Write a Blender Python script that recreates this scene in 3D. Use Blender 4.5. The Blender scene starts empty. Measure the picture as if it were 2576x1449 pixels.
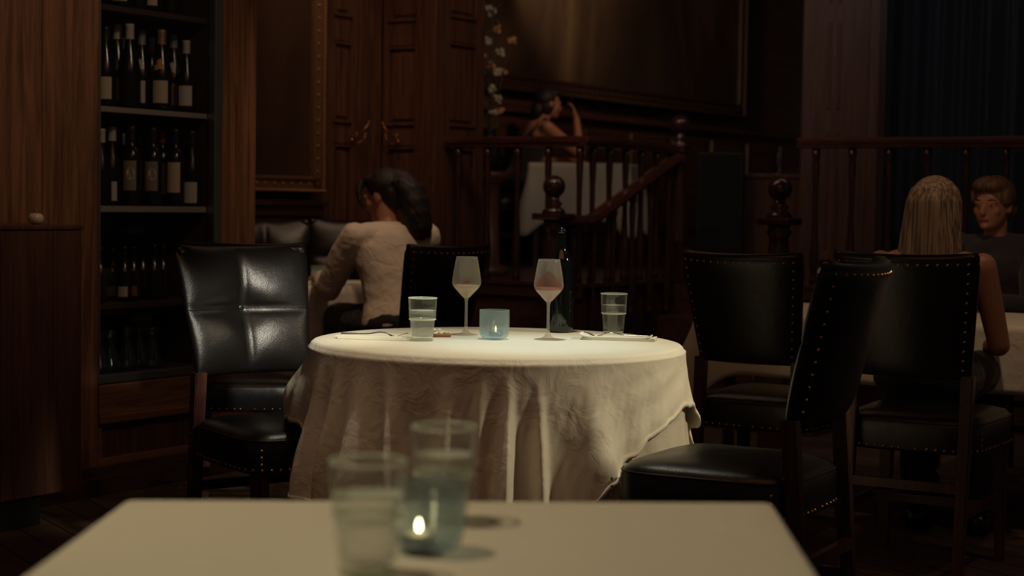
import bpy, bmesh, math, random
from mathutils import Vector, Matrix, Euler
rnd = random.Random(7)
sc = bpy.context.scene
C = sc.collection
PI = math.pi

# ------------------------------------------------------------------ camera
FP, CH, ROLL = 4200.0, 1.148, 0.016
PITCH = math.atan(214.5 / FP)
FW = Vector((0, math.cos(PITCH), -math.sin(PITCH)))
U0 = Vector((0, math.sin(PITCH), math.cos(PITCH)))
RV = Vector((math.cos(ROLL), 0, 0)) + U0 * math.sin(ROLL)
UV = Vector((-math.sin(ROLL), 0, 0)) + U0 * math.cos(ROLL)
cam = bpy.data.cameras.new('camera')
camo = bpy.data.objects.new('camera', cam); C.objects.link(camo)
M = Matrix((RV, UV, -FW)).transposed().to_4x4(); M.translation = Vector((0, 0, CH))
camo.matrix_world = M
cam.sensor_width = 36; cam.lens = 36 * FP / 2576
cam.clip_end = 60; cam.clip_start = 0.05
cam.dof.use_dof = True; cam.dof.focus_distance = 4.8; cam.dof.aperture_fstop = 3.3
sc.camera = camo

# ------------------------------------------------------------------ world, exposure, lights
sc.view_settings.view_transform = 'Standard'; sc.view_settings.look = 'None'
sc.view_settings.exposure = 0; sc.view_settings.gamma = 1
sc.view_settings.use_curve_mapping = False
sc.cycles.use_denoising = True
sc.cycles.max_bounces = 10; sc.cycles.transparent_max_bounces = 16
sc.cycles.sample_clamp_indirect = 3
w = bpy.data.worlds.new('world'); sc.world = w; w.use_nodes = True
w.node_tree.nodes['Background'].inputs[0].default_value = (1, .74, .66, 1)
w.node_tree.nodes['Background'].inputs[1].default_value = .024

def spot(name, loc, target, power, size, blend, color, radius=.05):
    l = bpy.data.lights.new(name, 'SPOT'); l.energy = power; l.color = color
    l.spot_size = math.radians(size); l.spot_blend = blend; l.shadow_soft_size = radius
    o = bpy.data.objects.new(name, l); C.objects.link(o); o.location = loc
    o.rotation_euler = (Vector(target) - Vector(loc)).to_track_quat('-Z', 'Y').to_euler()
    return o
def area(name, loc, target, power, sx, sy, color):
    l = bpy.data.lights.new(name, 'AREA'); l.energy = power; l.color = color
    l.shape = 'RECTANGLE'; l.size = sx; l.size_y = sy
    o = bpy.data.objects.new(name, l); C.objects.link(o); o.location = loc
    o.rotation_euler = (Vector(target) - Vector(loc)).to_track_quat('-Z', 'Y').to_euler()
    return o
WARM = (1, .86, .56); AMB = (1, .55, .3)
spot('table_spot', (.0, 4.66, 2.75), (.02, 4.66, .75), 76, 46, 1, (1, .95, .72), .03)
spot('table_centre_fill', (.06, 4.6, 2.8), (.07, 4.64, .75), 56, 24, 1, (.60, .88, 1), .03)  # added fill: narrow cool beam that whitens the table centre
spot('side_spot', (2.7, 4.25, 2.5), (.25, 4.6, .55), 200, 30, .9, (1, .82, .55), .10)
spot('chair_spot', (.34, 3.1, 1.90), (-.60, 4.85, .83), 185, 17, .7, (1, .92, .74), .07)  # unseen spot added to put highlights on the tufted chair
spot('drape_fill_spot', (-.60, 4.15, 3.0), (-.22, 4.26, .5), 34, 24, .8, (1, .66, .40), .04)  # unseen spot added to bring out the cloth folds
spot('near_chair_fill_spot', (1.0, 3.0, 3.0), (.72, 4.3, .95), 42, 15, .7, (1, .84, .62), .06)  # unseen spot added for the highlight on the near chair's top roll
spot('frame_fill_spot', (-.75, 8.1, 3.3), (-.98, 8.95, 1.9), 13, 46, 1, (1, .72, .45), .05)  # unseen spot added to brighten the gilt frame
spot('front_spot', (-1.0, 2.1, 2.9), (-.05, 1.95, .75), 78, 42, .8, (1, .82, .55), .05)
spot('left_table_spot', (-.2, 6.3, 3.1), (-.65, 7.6, .9), 46, 50, .9, (1, .66, .42), .06)
spot('cabinet_wall_light', (.2, 4.6, 3.3), (-1.85, 6.3, 1.45), 55, 50, 1, (1, .70, .46), .1)
spot('right_table_spot', (1.2, 4.7, 3.2), (1.85, 6.3, .9), 50, 46, 1, (1, .66, .42), .08)
spot('stair_light', (.2, 7.0, 3.3), (.5, 9.8, 1.4), 18, 70, 1, (1, .75, .6), .06)
spot('upper_light', (1.4, 11.0, 3.4), (.15, 12.9, 2.0), 50, 50, 1, (1, .62, .38), .08)
spot('mural_light', (.3, 11.9, 2.9), (1.3, 15.2, 3.0), 170, 70, 1, (1, .70, .46), .08)
spot('floor_fill_spot', (2.3, 4.3, 3.3), (2.2, 5.1, 0), 20, 50, 1, (1, .68, .5), .08)  # unseen spot added to brighten the floor at the right
area('room_fill', (0, 3.0, 3.45), (0, 6.5, 0), 7, 3, 1.2, (1, .42, .2))  # this and the next two: unseen area lights added as ambient fill
area('back_fill', (-.3, 7.6, 3.45), (-.3, 9.5, 0.8), 11, 2.5, 1, (1, .60, .40))
area('right_fill', (2.2, 8.2, 3.45), (2.5, 10.9, 1.6), 6, 2, 1, (.85, .8, .85))

# ------------------------------------------------------------------ node helpers
def new_mat(name):
    m = bpy.data.materials.new(name); m.use_nodes = True
    nt = m.node_tree; return m, nt, nt.nodes['Principled BSDF']
def N(nt, kind, **kw):
    n = nt.nodes.new(kind)
    for k, v in kw.items():
        if k in n.inputs: n.inputs[k].default_value = v
        else: setattr(n, k, v)
    return n
def bump(nt, b, height, strength, dist=.01):
    bn = N(nt, 'ShaderNodeBump'); bn.inputs['Strength'].default_value = strength; bn.inputs['Distance'].default_value = dist
    nt.links.new(height, bn.inputs['Height']); nt.links.new(bn.outputs[0], b.inputs['Normal'])
def plain(name, col, rough=.5, metal=0., noise=None, spec=None, coat=0, sheen=0):
    m, nt, b = new_mat(name)
    b.inputs['Base Color'].default_value = (*col, 1); b.inputs['Roughness'].default_value = rough
    b.inputs['Metallic'].default_value = metal; b.inputs['Coat Weight'].default_value = coat
    b.inputs['Sheen Weight'].default_value = sheen
    if spec is not None: b.inputs['Specular IOR Level'].default_value = spec
    tc = N(nt, 'ShaderNodeTexCoord'); n = N(nt, 'ShaderNodeTexNoise'); s, a, d = noise or (60, .15, .001)
    n.inputs['Scale'].default_value = s; nt.links.new(tc.outputs['Object'], n.inputs['Vector'])
    bump(nt, b, n.outputs[0], a, d)
    return m
def wood(name, c1, c2, rough=.42, axis='Z', scale=1.0, coat=.15):
    m, nt, b = new_mat(name)
    tc = N(nt, 'ShaderNodeTexCoord'); mp = N(nt, 'ShaderNodeMapping')
    s = {'Z': (14, 14, .8), 'X': (.8, 14, 14), 'Y': (14, .8, 14)}[axis]
    mp.inputs['Scale'].default_value = [v * scale for v in s]
    nt.links.new(tc.outputs['Object'], mp.inputs['Vector'])
    n1 = N(nt, 'ShaderNodeTexNoise'); n1.inputs['Scale'].default_value = 2; n1.inputs['Detail'].default_value = 6; n1.inputs['Distortion'].default_value = 1.2
    nt.links.new(mp.outputs[0], n1.inputs['Vector'])
    mp2 = N(nt, 'ShaderNodeMapping'); mp2.inputs['Scale'].default_value = [v * scale * 6 for v in s]
    nt.links.new(tc.outputs['Object'], mp2.inputs['Vector'])
    n2 = N(nt, 'ShaderNodeTexNoise'); n2.inputs['Scale'].default_value = 3; n2.inputs['Detail'].default_value = 3
    nt.links.new(mp2.outputs[0], n2.inputs['Vector'])
    mx = N(nt, 'ShaderNodeMath', operation='MULTIPLY_ADD'); mx.inputs[1].default_value = .35; nt.links.new(n2.outputs[0], mx.inputs[0]); nt.links.new(n1.outputs[0], mx.inputs[2])
    cr = N(nt, 'ShaderNodeValToRGB'); e = cr.color_ramp.elements
    e[0].position = .5; e[0].color = (*c1, 1); e[1].position = .85; e[1].color = (*c2, 1)
    nt.links.new(mx.outputs[0], cr.inputs[0]); nt.links.new(cr.outputs[0], b.inputs['Base Color'])
    b.inputs['Roughness'].default_value = rough; b.inputs['Coat Weight'].default_value = coat; b.inputs['Coat Roughness'].default_value = .25
    bump(nt, b, mx.outputs[0], .12, .002)
    return m
W_oak = wood('oak_wood', (.095, .042, .022), (.25, .115, .060), .5, coat=.05)
W_oakx = wood('oak_wood_horizontal', (.095, .042, .022), (.25, .115, .060), .5, 'X', coat=.05)
W_dark = wood('dark_panel_wood', (.07, .030, .016), (.16, .072, .038), .42)
W_darkx = wood('dark_panel_wood_horizontal', (.045, .020, .012), (.10, .045, .026), .42, 'X')
W_mahog = wood('polished_mahogany', (.028, .010, .007), (.075, .028, .018), .2, coat=.6)
W_mahogx = wood('polished_mahogany_rail', (.045, .016, .010), (.12, .044, .026), .22, 'X', coat=.6)
W_chair = wood('chair_leg_wood', (.04, .015, .010), (.09, .036, .022), .35)
W_podium = wood('podium_wood', (.06, .026, .016), (.12, .052, .032), .45)
def floor_mat():
    m, nt, b = new_mat('floor_planks')
    tc = N(nt, 'ShaderNodeTexCoord'); mp = N(nt, 'ShaderNodeMapping'); mp.inputs['Rotation'].default_value = (0, 0, math.radians(57))
    nt.links.new(tc.outputs['Object'], mp.inputs['Vector'])
    br = N(nt, 'ShaderNodeTexBrick'); br.inputs['Scale'].default_value = 1; br.inputs['Brick Width'].default_value = 1.3; br.inputs['Row Height'].default_value = .13
    br.inputs['Mortar Size'].default_value = .004; br.inputs['Color1'].default_value = (.10, .062, .045, 1); br.inputs['Color2'].default_value = (.16, .095, .066, 1); br.inputs['Mortar'].default_value = (.01, .006, .004, 1)
    nt.links.new(mp.outputs[0], br.inputs['Vector'])
    n = N(nt, 'ShaderNodeTexNoise'); n.inputs['Scale'].default_value = 9; n.inputs['Detail'].default_value = 6
    nt.links.new(mp.outputs[0], n.inputs['Vector'])
    mix = N(nt, 'ShaderNodeMixRGB', blend_type='MULTIPLY'); mix.inputs[0].default_value = .6
    nt.links.new(br.outputs['Color'], mix.inputs[1]); nt.links.new(n.outputs[0], mix.inputs[2]); nt.links.new(mix.outputs[0], b.inputs['Base Color'])
    b.inputs['Roughness'].default_value = .5; bump(nt, b, n.outputs[0], .2, .003)
    return m
M_floor = floor_mat()
M_ceil = plain('ceiling_plaster', (.12, .08, .05), .9)
def leather_mat(name, col, rough):
    m, nt, b = new_mat(name)
    b.inputs['Base Color'].default_value = (*col, 1); b.inputs['Roughness'].default_value = rough
    b.inputs['Specular IOR Level'].default_value = .6
    tc = N(nt, 'ShaderNodeTexCoord'); v = N(nt, 'ShaderNodeTexVoronoi'); v.inputs['Scale'].default_value = 420
    n = N(nt, 'ShaderNodeTexNoise'); n.inputs['Scale'].default_value = 9; n.inputs['Detail'].default_value = 4
    nt.links.new(tc.outputs['Object'], v.inputs['Vector']); nt.links.new(tc.outputs['Object'], n.inputs['Vector'])
    b1 = N(nt, 'ShaderNodeBump'); b1.inputs['Strength'].default_value = .22; b1.inputs['Distance'].default_value = .0012
    b2 = N(nt, 'ShaderNodeBump'); b2.inputs['Strength'].default_value = .25; b2.inputs['Distance'].default_value = .01
    nt.links.new(v.outputs['Distance'], b1.inputs['Height']); nt.links.new(n.outputs[0], b2.inputs['Height'])
    nt.links.new(b2.outputs[0], b1.inputs['Normal']); nt.links.new(b1.outputs[0], b.inputs['Normal'])
    return m
M_leather = leather_mat('black_leather', (.010, .0095, .0095), .315)
M_stitch = plain('brown_piping', (.03, .008, .006), .4)
M_brass = plain('aged_brass', (.55, .28, .11), .32, 1)
M_gold = plain('gilded_plaster', (.62, .34, .13), .42, .6, (80, .6, .004))
M_frame = plain('dark_bronze_frame', (.05, .024, .014), .5, .3)
M_golddark = plain('antique_gilding', (.24, .13, .065), .5, .4, (60, .5, .004))
M_steel = plain('brushed_steel', (.30, .31, .31), .35, .9)
M_shelf = plain('shelf_edge_metal', (.34, .31, .26), .5, .3)
M_black = plain('matte_black', (.006, .006, .007), .6)
M_inner = plain('cabinet_interior', (.035, .018, .012), .7)
def cloth_mat(name, col, rough=.85, big=.35):
    m, nt, b = new_mat(name)
    b.inputs['Base Color'].default_value = (*col, 1); b.inputs['Roughness'].default_value = rough; b.inputs['Sheen Weight'].default_value = .15
    tc = N(nt, 'ShaderNodeTexCoord'); n = N(nt, 'ShaderNodeTexNoise'); n.inputs['Scale'].default_value = 14; n.inputs['Detail'].default_value = 7; n.inputs['Distortion'].default_value = .8
    f = N(nt, 'ShaderNodeTexNoise'); f.inputs['Scale'].default_value = 700
    nt.links.new(tc.outputs['Object'], n.inputs['Vector']); nt.links.new(tc.outputs['Object'], f.inputs['Vector'])
    b2 = N(nt, 'ShaderNodeBump'); b2.inputs['Strength'].default_value = big; b2.inputs['Distance'].default_value = .018
    b1 = N(nt, 'ShaderNodeBump'); b1.inputs['Strength'].default_value = .25; b1.inputs['Distance'].default_value = .001
    nt.links.new(n.outputs[0], b2.inputs['Height']); nt.links.new(f.outputs[0], b1.inputs['Height'])
    nt.links.new(b2.outputs[0], b1.inputs['Normal']); nt.links.new(b1.outputs[0], b.inputs['Normal'])
    return m
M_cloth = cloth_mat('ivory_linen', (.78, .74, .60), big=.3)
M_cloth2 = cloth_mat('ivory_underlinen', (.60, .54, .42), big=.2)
M_cloth3 = cloth_mat('smooth_ivory_cloth', (.72, .67, .52), big=.22)
M_napkin = cloth_mat('napkin_cotton', (.86, .83, .68), big=.1)
M_shirt = cloth_mat('white_shirt_cotton', (.74, .66, .54), big=.6)
M_blackcloth = cloth_mat('black_fabric', (.008, .008, .010), big=.3)
M_greycloth = cloth_mat('charcoal_fabric', (.03, .03, .035), big=.3)
M_curtain = cloth_mat('navy_velvet', (.024, .034, .05), .7, .3)
M_skin = plain('skin', (.40, .19, .11), .5, 0, (40, .1, .002))
M_skin.node_tree.nodes['Principled BSDF'].inputs['Subsurface Weight'].default_value = .1
M_lip = plain('lip_skin', (.30, .08, .06), .4)
M_eye = plain('eye_white', (.5, .45, .4), .2)
M_iris = plain('eye_iris', (.02, .012, .008), .2)
def hair_mat(name, c1, c2):
    m, nt, b = new_mat(name)
    tc = N(nt, 'ShaderNodeTexCoord'); mp = N(nt, 'ShaderNodeMapping'); mp.inputs['Scale'].default_value = (110, 110, 1.6)
    n = N(nt, 'ShaderNodeTexNoise'); n.inputs['Scale'].default_value = 1.2; n.inputs['Detail'].default_value = 5
    nt.links.new(tc.outputs['Object'], mp.inputs['Vector']); nt.links.new(mp.outputs[0], n.inputs['Vector'])
    cr = N(nt, 'ShaderNodeValToRGB'); e = cr.color_ramp.elements; e[0].position = .38; e[0].color = (*c1, 1); e[1].position = .65; e[1].color = (*c2, 1)
    nt.links.new(n.outputs[0], cr.inputs[0]); nt.links.new(cr.outputs[0], b.inputs['Base Color'])
    b.inputs['Roughness'].default_value = .6; bump(nt, b, n.outputs[0], .6, .006)
    return m
H_dark = hair_mat('dark_brown_hair', (.006, .004, .004), (.018, .011, .008))
H_blond = hair_mat('ash_blonde_hair', (.11, .07, .045), (.42, .31, .20))
H_grey = hair_mat('light_brown_hair', (.07, .035, .02), (.20, .11, .06))
def glass_mat(name, tint=(1, 1, 1), rough=.0, clear=.5, ior=1.45, bump_s=0, bump_scale=60, haze=0, hazecol=(1, 1, 1)):
    """partly see-through, partly refracting glass"""
    m, nt, b = new_mat(name); nt.nodes.remove(b)
    out = nt.nodes['Material Output']
    g = N(nt, 'ShaderNodeBsdfGlass'); g.inputs['Color'].default_value = (*tint, 1); g.inputs['Roughness'].default_value = rough; g.inputs['IOR'].default_value = ior
    t = N(nt, 'ShaderNodeBsdfTransparent'); t.inputs['Color'].default_value = (*tint, 1)
    mx = N(nt, 'ShaderNodeMixShader'); mx.inputs[0].default_value = clear
    nt.links.new(g.outputs[0], mx.inputs[1]); nt.links.new(t.outputs[0], mx.inputs[2]); nt.links.new(mx.outputs[0], out.inputs[0])
    if haze:  # pale diffuse colour mixed in so the glass looks lit
        d = N(nt, 'ShaderNodeBsdfDiffuse'); d.inputs['Color'].default_value = (*hazecol, 1); tr = N(nt, 'ShaderNodeBsdfTranslucent'); tr.inputs['Color'].default_value = (*hazecol, 1)
        a1 = N(nt, 'ShaderNodeMixShader'); nt.links.new(d.outputs[0], a1.inputs[1]); nt.links.new(tr.outputs[0], a1.inputs[2])
        a2 = N(nt, 'ShaderNodeMixShader'); a2.inputs[0].default_value = haze; nt.links.new(mx.outputs[0], a2.inputs[1]); nt.links.new(a1.outputs[0], a2.inputs[2]); nt.links.new(a2.outputs[0], out.inputs[0])
    if bump_s:
        tc = N(nt, 'ShaderNodeTexCoord'); n = N(nt, 'ShaderNodeTexNoise'); n.inputs['Scale'].default_value = bump_scale; n.inputs['Detail'].default_value = 4
        nt.links.new(tc.outputs['Object'], n.inputs['Vector']); bn = N(nt, 'ShaderNodeBump'); bn.inputs['Strength'].default_value = bump_s; bn.inputs['Distance'].default_value = .004
        nt.links.new(n.outputs[0], bn.inputs['Height']); nt.links.new(bn.outputs[0], g.inputs['Normal'])
    return m
def shell_mat(name, tint=(1, 1, 1), base=.06, haze=.0, hazecol=(1, 1, 1), rough=.03, edge=0):
    """thin blown glass: see-through with a fresnel sheen and a pale haze painting the light caught in it"""
    m, nt, b = new_mat(name); nt.nodes.remove(b); out = nt.nodes['Material Output']
    t = N(nt, 'ShaderNodeBsdfTransparent'); t.inputs['Color'].default_value = (*tint, 1)
    g = N(nt, 'ShaderNodeBsdfGlossy'); g.inputs['Roughness'].default_value = rough
    d = N(nt, 'ShaderNodeBsdfDiffuse'); d.inputs['Color'].default_value = (*hazecol, 1)
    tr = N(nt, 'ShaderNodeBsdfTranslucent'); tr.inputs['Color'].default_value = (*hazecol, 1)
    ad = N(nt, 'ShaderNodeMixShader'); ad.inputs[0].default_value = .5
    nt.links.new(d.outputs[0], ad.inputs[1]); nt.links.new(tr.outputs[0], ad.inputs[2])
    lw = N(nt, 'ShaderNodeLayerWeight'); lw.inputs[0].default_value = .25
    mr = N(nt, 'ShaderNodeMapRange'); mr.inputs[3].default_value = base; mr.inputs[4].default_value = .75
    nt.links.new(lw.outputs['Facing'], mr.inputs[0])
    pw = N(nt, 'ShaderNodeMath', operation='POWER'); pw.inputs[1].default_value = 3
    nt.links.new(lw.outputs['Facing'], pw.inputs[0]); nt.links.new(pw.outputs[0], mr.inputs[0])
    m1 = N(nt, 'ShaderNodeMixShader'); nt.links.new(mr.outputs[0], m1.inputs[0]); nt.links.new(t.outputs[0], m1.inputs[1]); nt.links.new(g.outputs[0], m1.inputs[2])
    m2 = N(nt, 'ShaderNodeMixShader'); hz = N(nt, 'ShaderNodeMath', operation='MULTIPLY_ADD'); hz.inputs[1].default_value = edge; hz.inputs[2].default_value = haze  # extra pale colour towards the silhouette, as painted edge light
    nt.links.new(pw.outputs[0], hz.inputs[0]); nt.links.new(hz.outputs[0], m2.inputs[0])
    nt.links.new(m1.outputs[0], m2.inputs[1]); nt.links.new(ad.outputs[0], m2.inputs[2]); nt.links.new(m2.outputs[0], out.inputs[0])
    return m
G_wine = shell_mat('wine_glass_crystal', (.99, .985, .975), .04, .095, (.92, .86, .72), .05, .3)
G_stem = glass_mat('stem_glass', (1, .99, .97), 0, .78, haze=.20, hazecol=(.9, .88, .8))
G_tumbler = shell_mat('tumbler_glass', (.988, .992, .985), .05, .018, (.84, .90, .78), .05, .7)
G_glint = shell_mat('tumbler_rim_glint', (.98, .99, .98), .3, .7, (.82, .88, .76), .1)  # pale colour painting the bright lines on the tumblers
G_pane = shell_mat('cabinet_pane', (.93, .94, .95), .02, .006, (.5, .55, .6))
G_water = glass_mat('water', (.98, 1, .99), 0, .72, 1.33, .6, 300, haze=.012, hazecol=(.85, .88, .78))
G_watertop = shell_mat('water_surface_glint', (.98, 1, .99), .10, .55, (.85, .92, .80))  # pale colour painting the reflection on the water
G_blue = shell_mat('pale_blue_glass', (.76, .86, .89), .04, .24, (.58, .68, .69), .06, .3)
G_blue2 = shell_mat('smoky_blue_glass', (.76, .84, .88), .05, .15, (.40, .47, .47), .08)
G_bluebase = glass_mat('thick_blue_glass_base', (.5, .7, .78), .05, .4)
G_pinkliq = glass_mat('pale_refraction_liquid', (1, .93, .88), 0, .45, 1.33, haze=.30, hazecol=(.85, .78, .66))  # pale colour stands in for the white cloth refracted in the bowl
G_redliq = glass_mat('red_wine', (.55, .03, .02), 0, .35, 1.34, haze=.75, hazecol=(.42, .02, .012))
G_redrefl = shell_mat('red_refraction', (.50, .07, .05), .03, .85, (.30, .02, .012))  # painted red refraction in the upper bowl
G_bottle = plain('black_green_bottle_glass', (.004, .006, .006), .07, 0, (10, .02, .001), .7)
G_shelfb = plain('dark_shelf_bottle_glass', (.006, .007, .006), .2, 0, (10, .02, .001), .45)
G_bottleb = plain('brown_bottle_glass', (.012, .006, .004), .16, 0, (10, .02, .001), .7)
G_carafe = shell_mat('carafe_glass', (.85, .9, .95), .10, .02, (.5, .6, .7))
M_foil = {'white': plain('white_capsule', (.42, .38, .32), .5), 'grey': plain('grey_capsule', (.22, .24, .23), .4, .2), 'gold': plain('tan_capsule', (.32, .19, .09), .4, .3),
          'black': plain('black_capsule', (.012, .012, .014), .35), 'red': plain('red_capsule', (.22, .02, .012), .35), 'silver': plain('silver_capsule', (.6, .6, .58), .25, .9)}
def label_mat(name, paper, ink):
    m, nt, b = new_mat(name)
    tc = N(nt, 'ShaderNodeTexCoord'); mp = N(nt, 'ShaderNodeMapping'); mp.inputs['Rotation'].default_value = (PI / 2, 0, 0); mp.inputs['Scale'].default_value = (2.2, 1, 8)
    nt.links.new(tc.outputs['Generated'], mp.inputs['Vector'])
    br = N(nt, 'ShaderNodeTexBrick'); br.inputs['Scale'].default_value = 1.6; br.inputs['Mortar Size'].default_value = .17; br.inputs['Brick Width'].default_value = .55; br.inputs['Row Height'].default_value = .6
    br.inputs['Color1'].default_value = (*ink, 1); br.inputs['Color2'].default_value = (*[(i + p) / 2 for i, p in zip(ink, paper)], 1); br.inputs['Mortar'].default_value = (*paper, 1)
    nt.links.new(mp.outputs[0], br.inputs['Vector']); nt.links.new(br.outputs['Color'], b.inputs['Base Color']); b.inputs['Roughness'].default_value = .7
    return m
L_cream = label_mat('cream_label_paper', (.50, .40, .27), (.36, .27, .18))
L_white = label_mat('white_label_paper', (.50, .46, .38), (.33, .29, .24))
L_art = label_mat('illustrated_label_paper', (.24, .19, .13), (.11, .075, .05))
L_oval = plain('cream_oval', (.60, .50, .36), .7)
L_tan = plain('tan_label', (.45, .22, .10), .7)
L_red = plain('red_brown_label', (.20, .06, .035), .7)
M_wax = plain('tealight_wax', (.75, .7, .5), .5)
M_alu = plain('aluminium_cup', (.5, .5, .52), .3, .9)
M_flame, _nt, _b = new_mat('candle_flame')
_b.inputs['Base Color'].default_value = (0, 0, 0, 1); _b.inputs['Emission Color'].default_value = (1, .72, .32, 1); _b.inputs['Emission Strength'].default_value = 14
M_flame2, _nt, _b = new_mat('candle_flame_bright')
_b.inputs['Base Color'].default_value = (0, 0, 0, 1); _b.inputs['Emission Color'].default_value = (1, .75, .36, 1); _b.inputs['Emission Strength'].default_value = 40
M_silver = plain('silver_cutlery', (.75, .72, .66), .16, 1)
M_crumb = plain('bread_crumb', (.85, .80, .66), .9, 0, (150, .8, .004))
M_crust = plain('bread_crust', (.42, .18, .05), .7, 0, (90, .8, .004))
M_ceramic = plain('cream_ceramic', (.62, .52, .38), .3)
M_petal = plain('cream_petals', (.80, .68, .48), .8); M_petal2 = plain('orange_petals', (.80, .42, .16), .8)
M_leaf = plain('dusty_green_leaves', (.12, .12, .08), .8)
M_shoe = plain('black_shoe_leather', (.01, .01, .011), .3)
def painting_mat(name, cols, scale, seed):
    m, nt, b = new_mat(name)
    tc = N(nt, 'ShaderNodeTexCoord'); mp = N(nt, 'ShaderNodeMapping'); mp.inputs['Location'].default_value = (seed, seed * .7, 0); mp.inputs['Rotation'].default_value = (0, .5, 0); mp.inputs['Scale'].default_value = (1, 1, .45)
    nt.links.new(tc.outputs['Object'], mp.inputs['Vector'])
    n = N(nt, 'ShaderNodeTexNoise'); n.inputs['Scale'].default_value = scale; n.inputs['Detail'].default_value = 5; n.inputs['Distortion'].default_value = 1.6
    nt.links.new(mp.outputs[0], n.inputs['Vector']); cr = N(nt, 'ShaderNodeValToRGB'); e = cr.color_ramp.elements
    e[0].position = .35; e[0].color = (*cols[0], 1); e[1].position = .72; e[1].color = (*cols[2], 1); k = e.new(.52); k.color = (*cols[1], 1)
    nt.links.new(n.outputs[0], cr.inputs[0]); nt.links.new(cr.outputs[0], b.inputs['Base Color']); b.inputs['Roughness'].default_value = .45
    bump(nt, b, n.outputs[0], .2, .01)
    return m
P_big = painting_mat('dark_oil_painting', ((.035, .022, .015), (.06, .036, .022), (.12, .075, .040)), .9, 5.3)
P_small = painting_mat('brown_oil_painting', ((.035, .018, .010), (.06, .03, .015), (.09, .045, .022)), 1.6, 8.2)

# ------------------------------------------------------------------ mesh helpers
def obj(name, bm, mat, parent=None, smooth=True, loc=None, rotz=None, kind=None):
    me = bpy.data.meshes.new(name); bm.normal_update(); bm.to_mesh(me); bm.free()
    o = bpy.data.objects.new(name, me); C.objects.link(o)
    for mm in (mat if isinstance(mat, (list, tuple)) else [mat]): me.materials.append(mm)
    if smooth:
        for p in me.polygons: p.use_smooth = True
    if parent: o.parent = parent
    if loc is not None: o.location = loc
    if rotz is not None: o.rotation_euler = (0, 0, rotz)
    if kind: o['kind'] = kind
    return o
def tag(o, label, cat, group=None):
    o['label'] = label; o['category'] = cat
    if group: o['group'] = group
    return o
def thing(name, label, cat, loc=(0, 0, 0), rotz=0, group=None):
    o = bpy.data.objects.new(name, None); C.objects.link(o); o.empty_display_size = .1
    o.location = loc; o.rotation_euler = (0, 0, rotz)
    return tag(o, label, cat, group)
def struct(name, bm, mat, loc=None, rotz=None, smooth=False):
    return obj(name, bm, mat, None, smooth, loc, rotz, 'structure')
def add_box(bm, x0, x1, y0, y1, z0, z1, bev=0, seg=2, mat=0, M4=None):
    r = bmesh.ops.create_cube(bm, size=1)
    vs = r['verts']
    for v in vs:
        v.co = Vector((x0 + (v.co.x + .5) * (x1 - x0), y0 + (v.co.y + .5) * (y1 - y0), z0 + (v.co.z + .5) * (z1 - z0)))
    if M4 is not None:
        for v in vs: v.co = M4 @ v.co
    fs = set(f for v in vs for f in v.link_faces)
    for f in fs: f.material_index = mat
    if bev:
        es = list(set(e for v in vs for e in v.link_edges))
        bmesh.ops.bevel(bm, geom=es, offset=bev, segments=seg, affect='EDGES', profile=.6)
    return bm
def box(*a, **k): return add_box(bmesh.new(), *a, **k)
def add_lathe(bm, prof, seg=32, cx=0, cy=0, cz=0, fn=None, mat=0, arc=None):
    a0, a1 = arc or (0, 2 * PI); full = arc is None
    rings = []; n = seg if full else seg + 1
    for (r, z) in prof:
        if r < 1e-6 and full: rings.append([bm.verts.new((cx, cy, cz + z))] * n); continue
        ring = []
        for i in range(n):
            a = a0 + (a1 - a0) * i / seg; rr = r * (fn(a, z) if fn else 1)
            ring.append(bm.verts.new((cx + rr * math.cos(a), cy + rr * math.sin(a), cz + z)))
        rings.append(ring)
    for p, q in zip(rings, rings[1:]):
        for i in range(seg):
            j = (i + 1) % n
            vs = [p[i], p[j], q[j], q[i]]; u = []
            for v in vs:
                if v not in u: u.append(v)
            if len(u) >= 3:
                try: f = bm.faces.new(u); f.material_index = mat
                except ValueError: pass
    return bm
def lathe(prof, seg=32, **k): return add_lathe(bmesh.new(), prof, seg, **k)
def add_tube(bm, pts, rad, seg=8, mat=0, caps=True):
    pts = [Vector(p) for p in pts]; rad = rad if isinstance(rad, (list, tuple)) else [rad] * len(pts)
    rings = []; up = Vector((0, 0, 1)); prev = None
    for i, p in enumerate(pts):
        d = (pts[min(i + 1, len(pts) - 1)] - pts[max(i - 1, 0)]).normalized()
        a = d.cross(up if abs(d.z) < .95 else Vector((1, 0, 0))).normalized() if prev is None else (prev - d * prev.dot(d)).normalized()
        prev = a; b = d.cross(a)
        rings.append([bm.verts.new(p + (a * math.cos(2 * PI * k / seg) + b * math.sin(2 * PI * k / seg)) * rad[i]) for k in range(seg)])
    for p, q in zip(rings, rings[1:]):
        for k in range(seg):
            f = bm.faces.new((p[k], p[(k + 1) % seg], q[(k + 1) % seg], q[k])); f.material_index = mat
    if caps:
        for r in (rings[0][::-1], rings[-1]):
            f = bm.faces.new(r); f.material_index = mat
    return bm
def add_ball(bm, c, r, sub=2, mat=0, M3=None):
    rr = r if isinstance(r, (tuple, list)) else (r, r, r)
    vs = bmesh.ops.create_icosphere(bm, subdivisions=sub, radius=1)['verts']
    for v in vs:
        q = Vector((v.co.x * rr[0], v.co.y * rr[1], v.co.z * rr[2]))
        if M3 is not None: q = M3 @ q
        v.co = q + Vector(c)
        for f in v.link_faces: f.material_index = mat
    return bm
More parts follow.
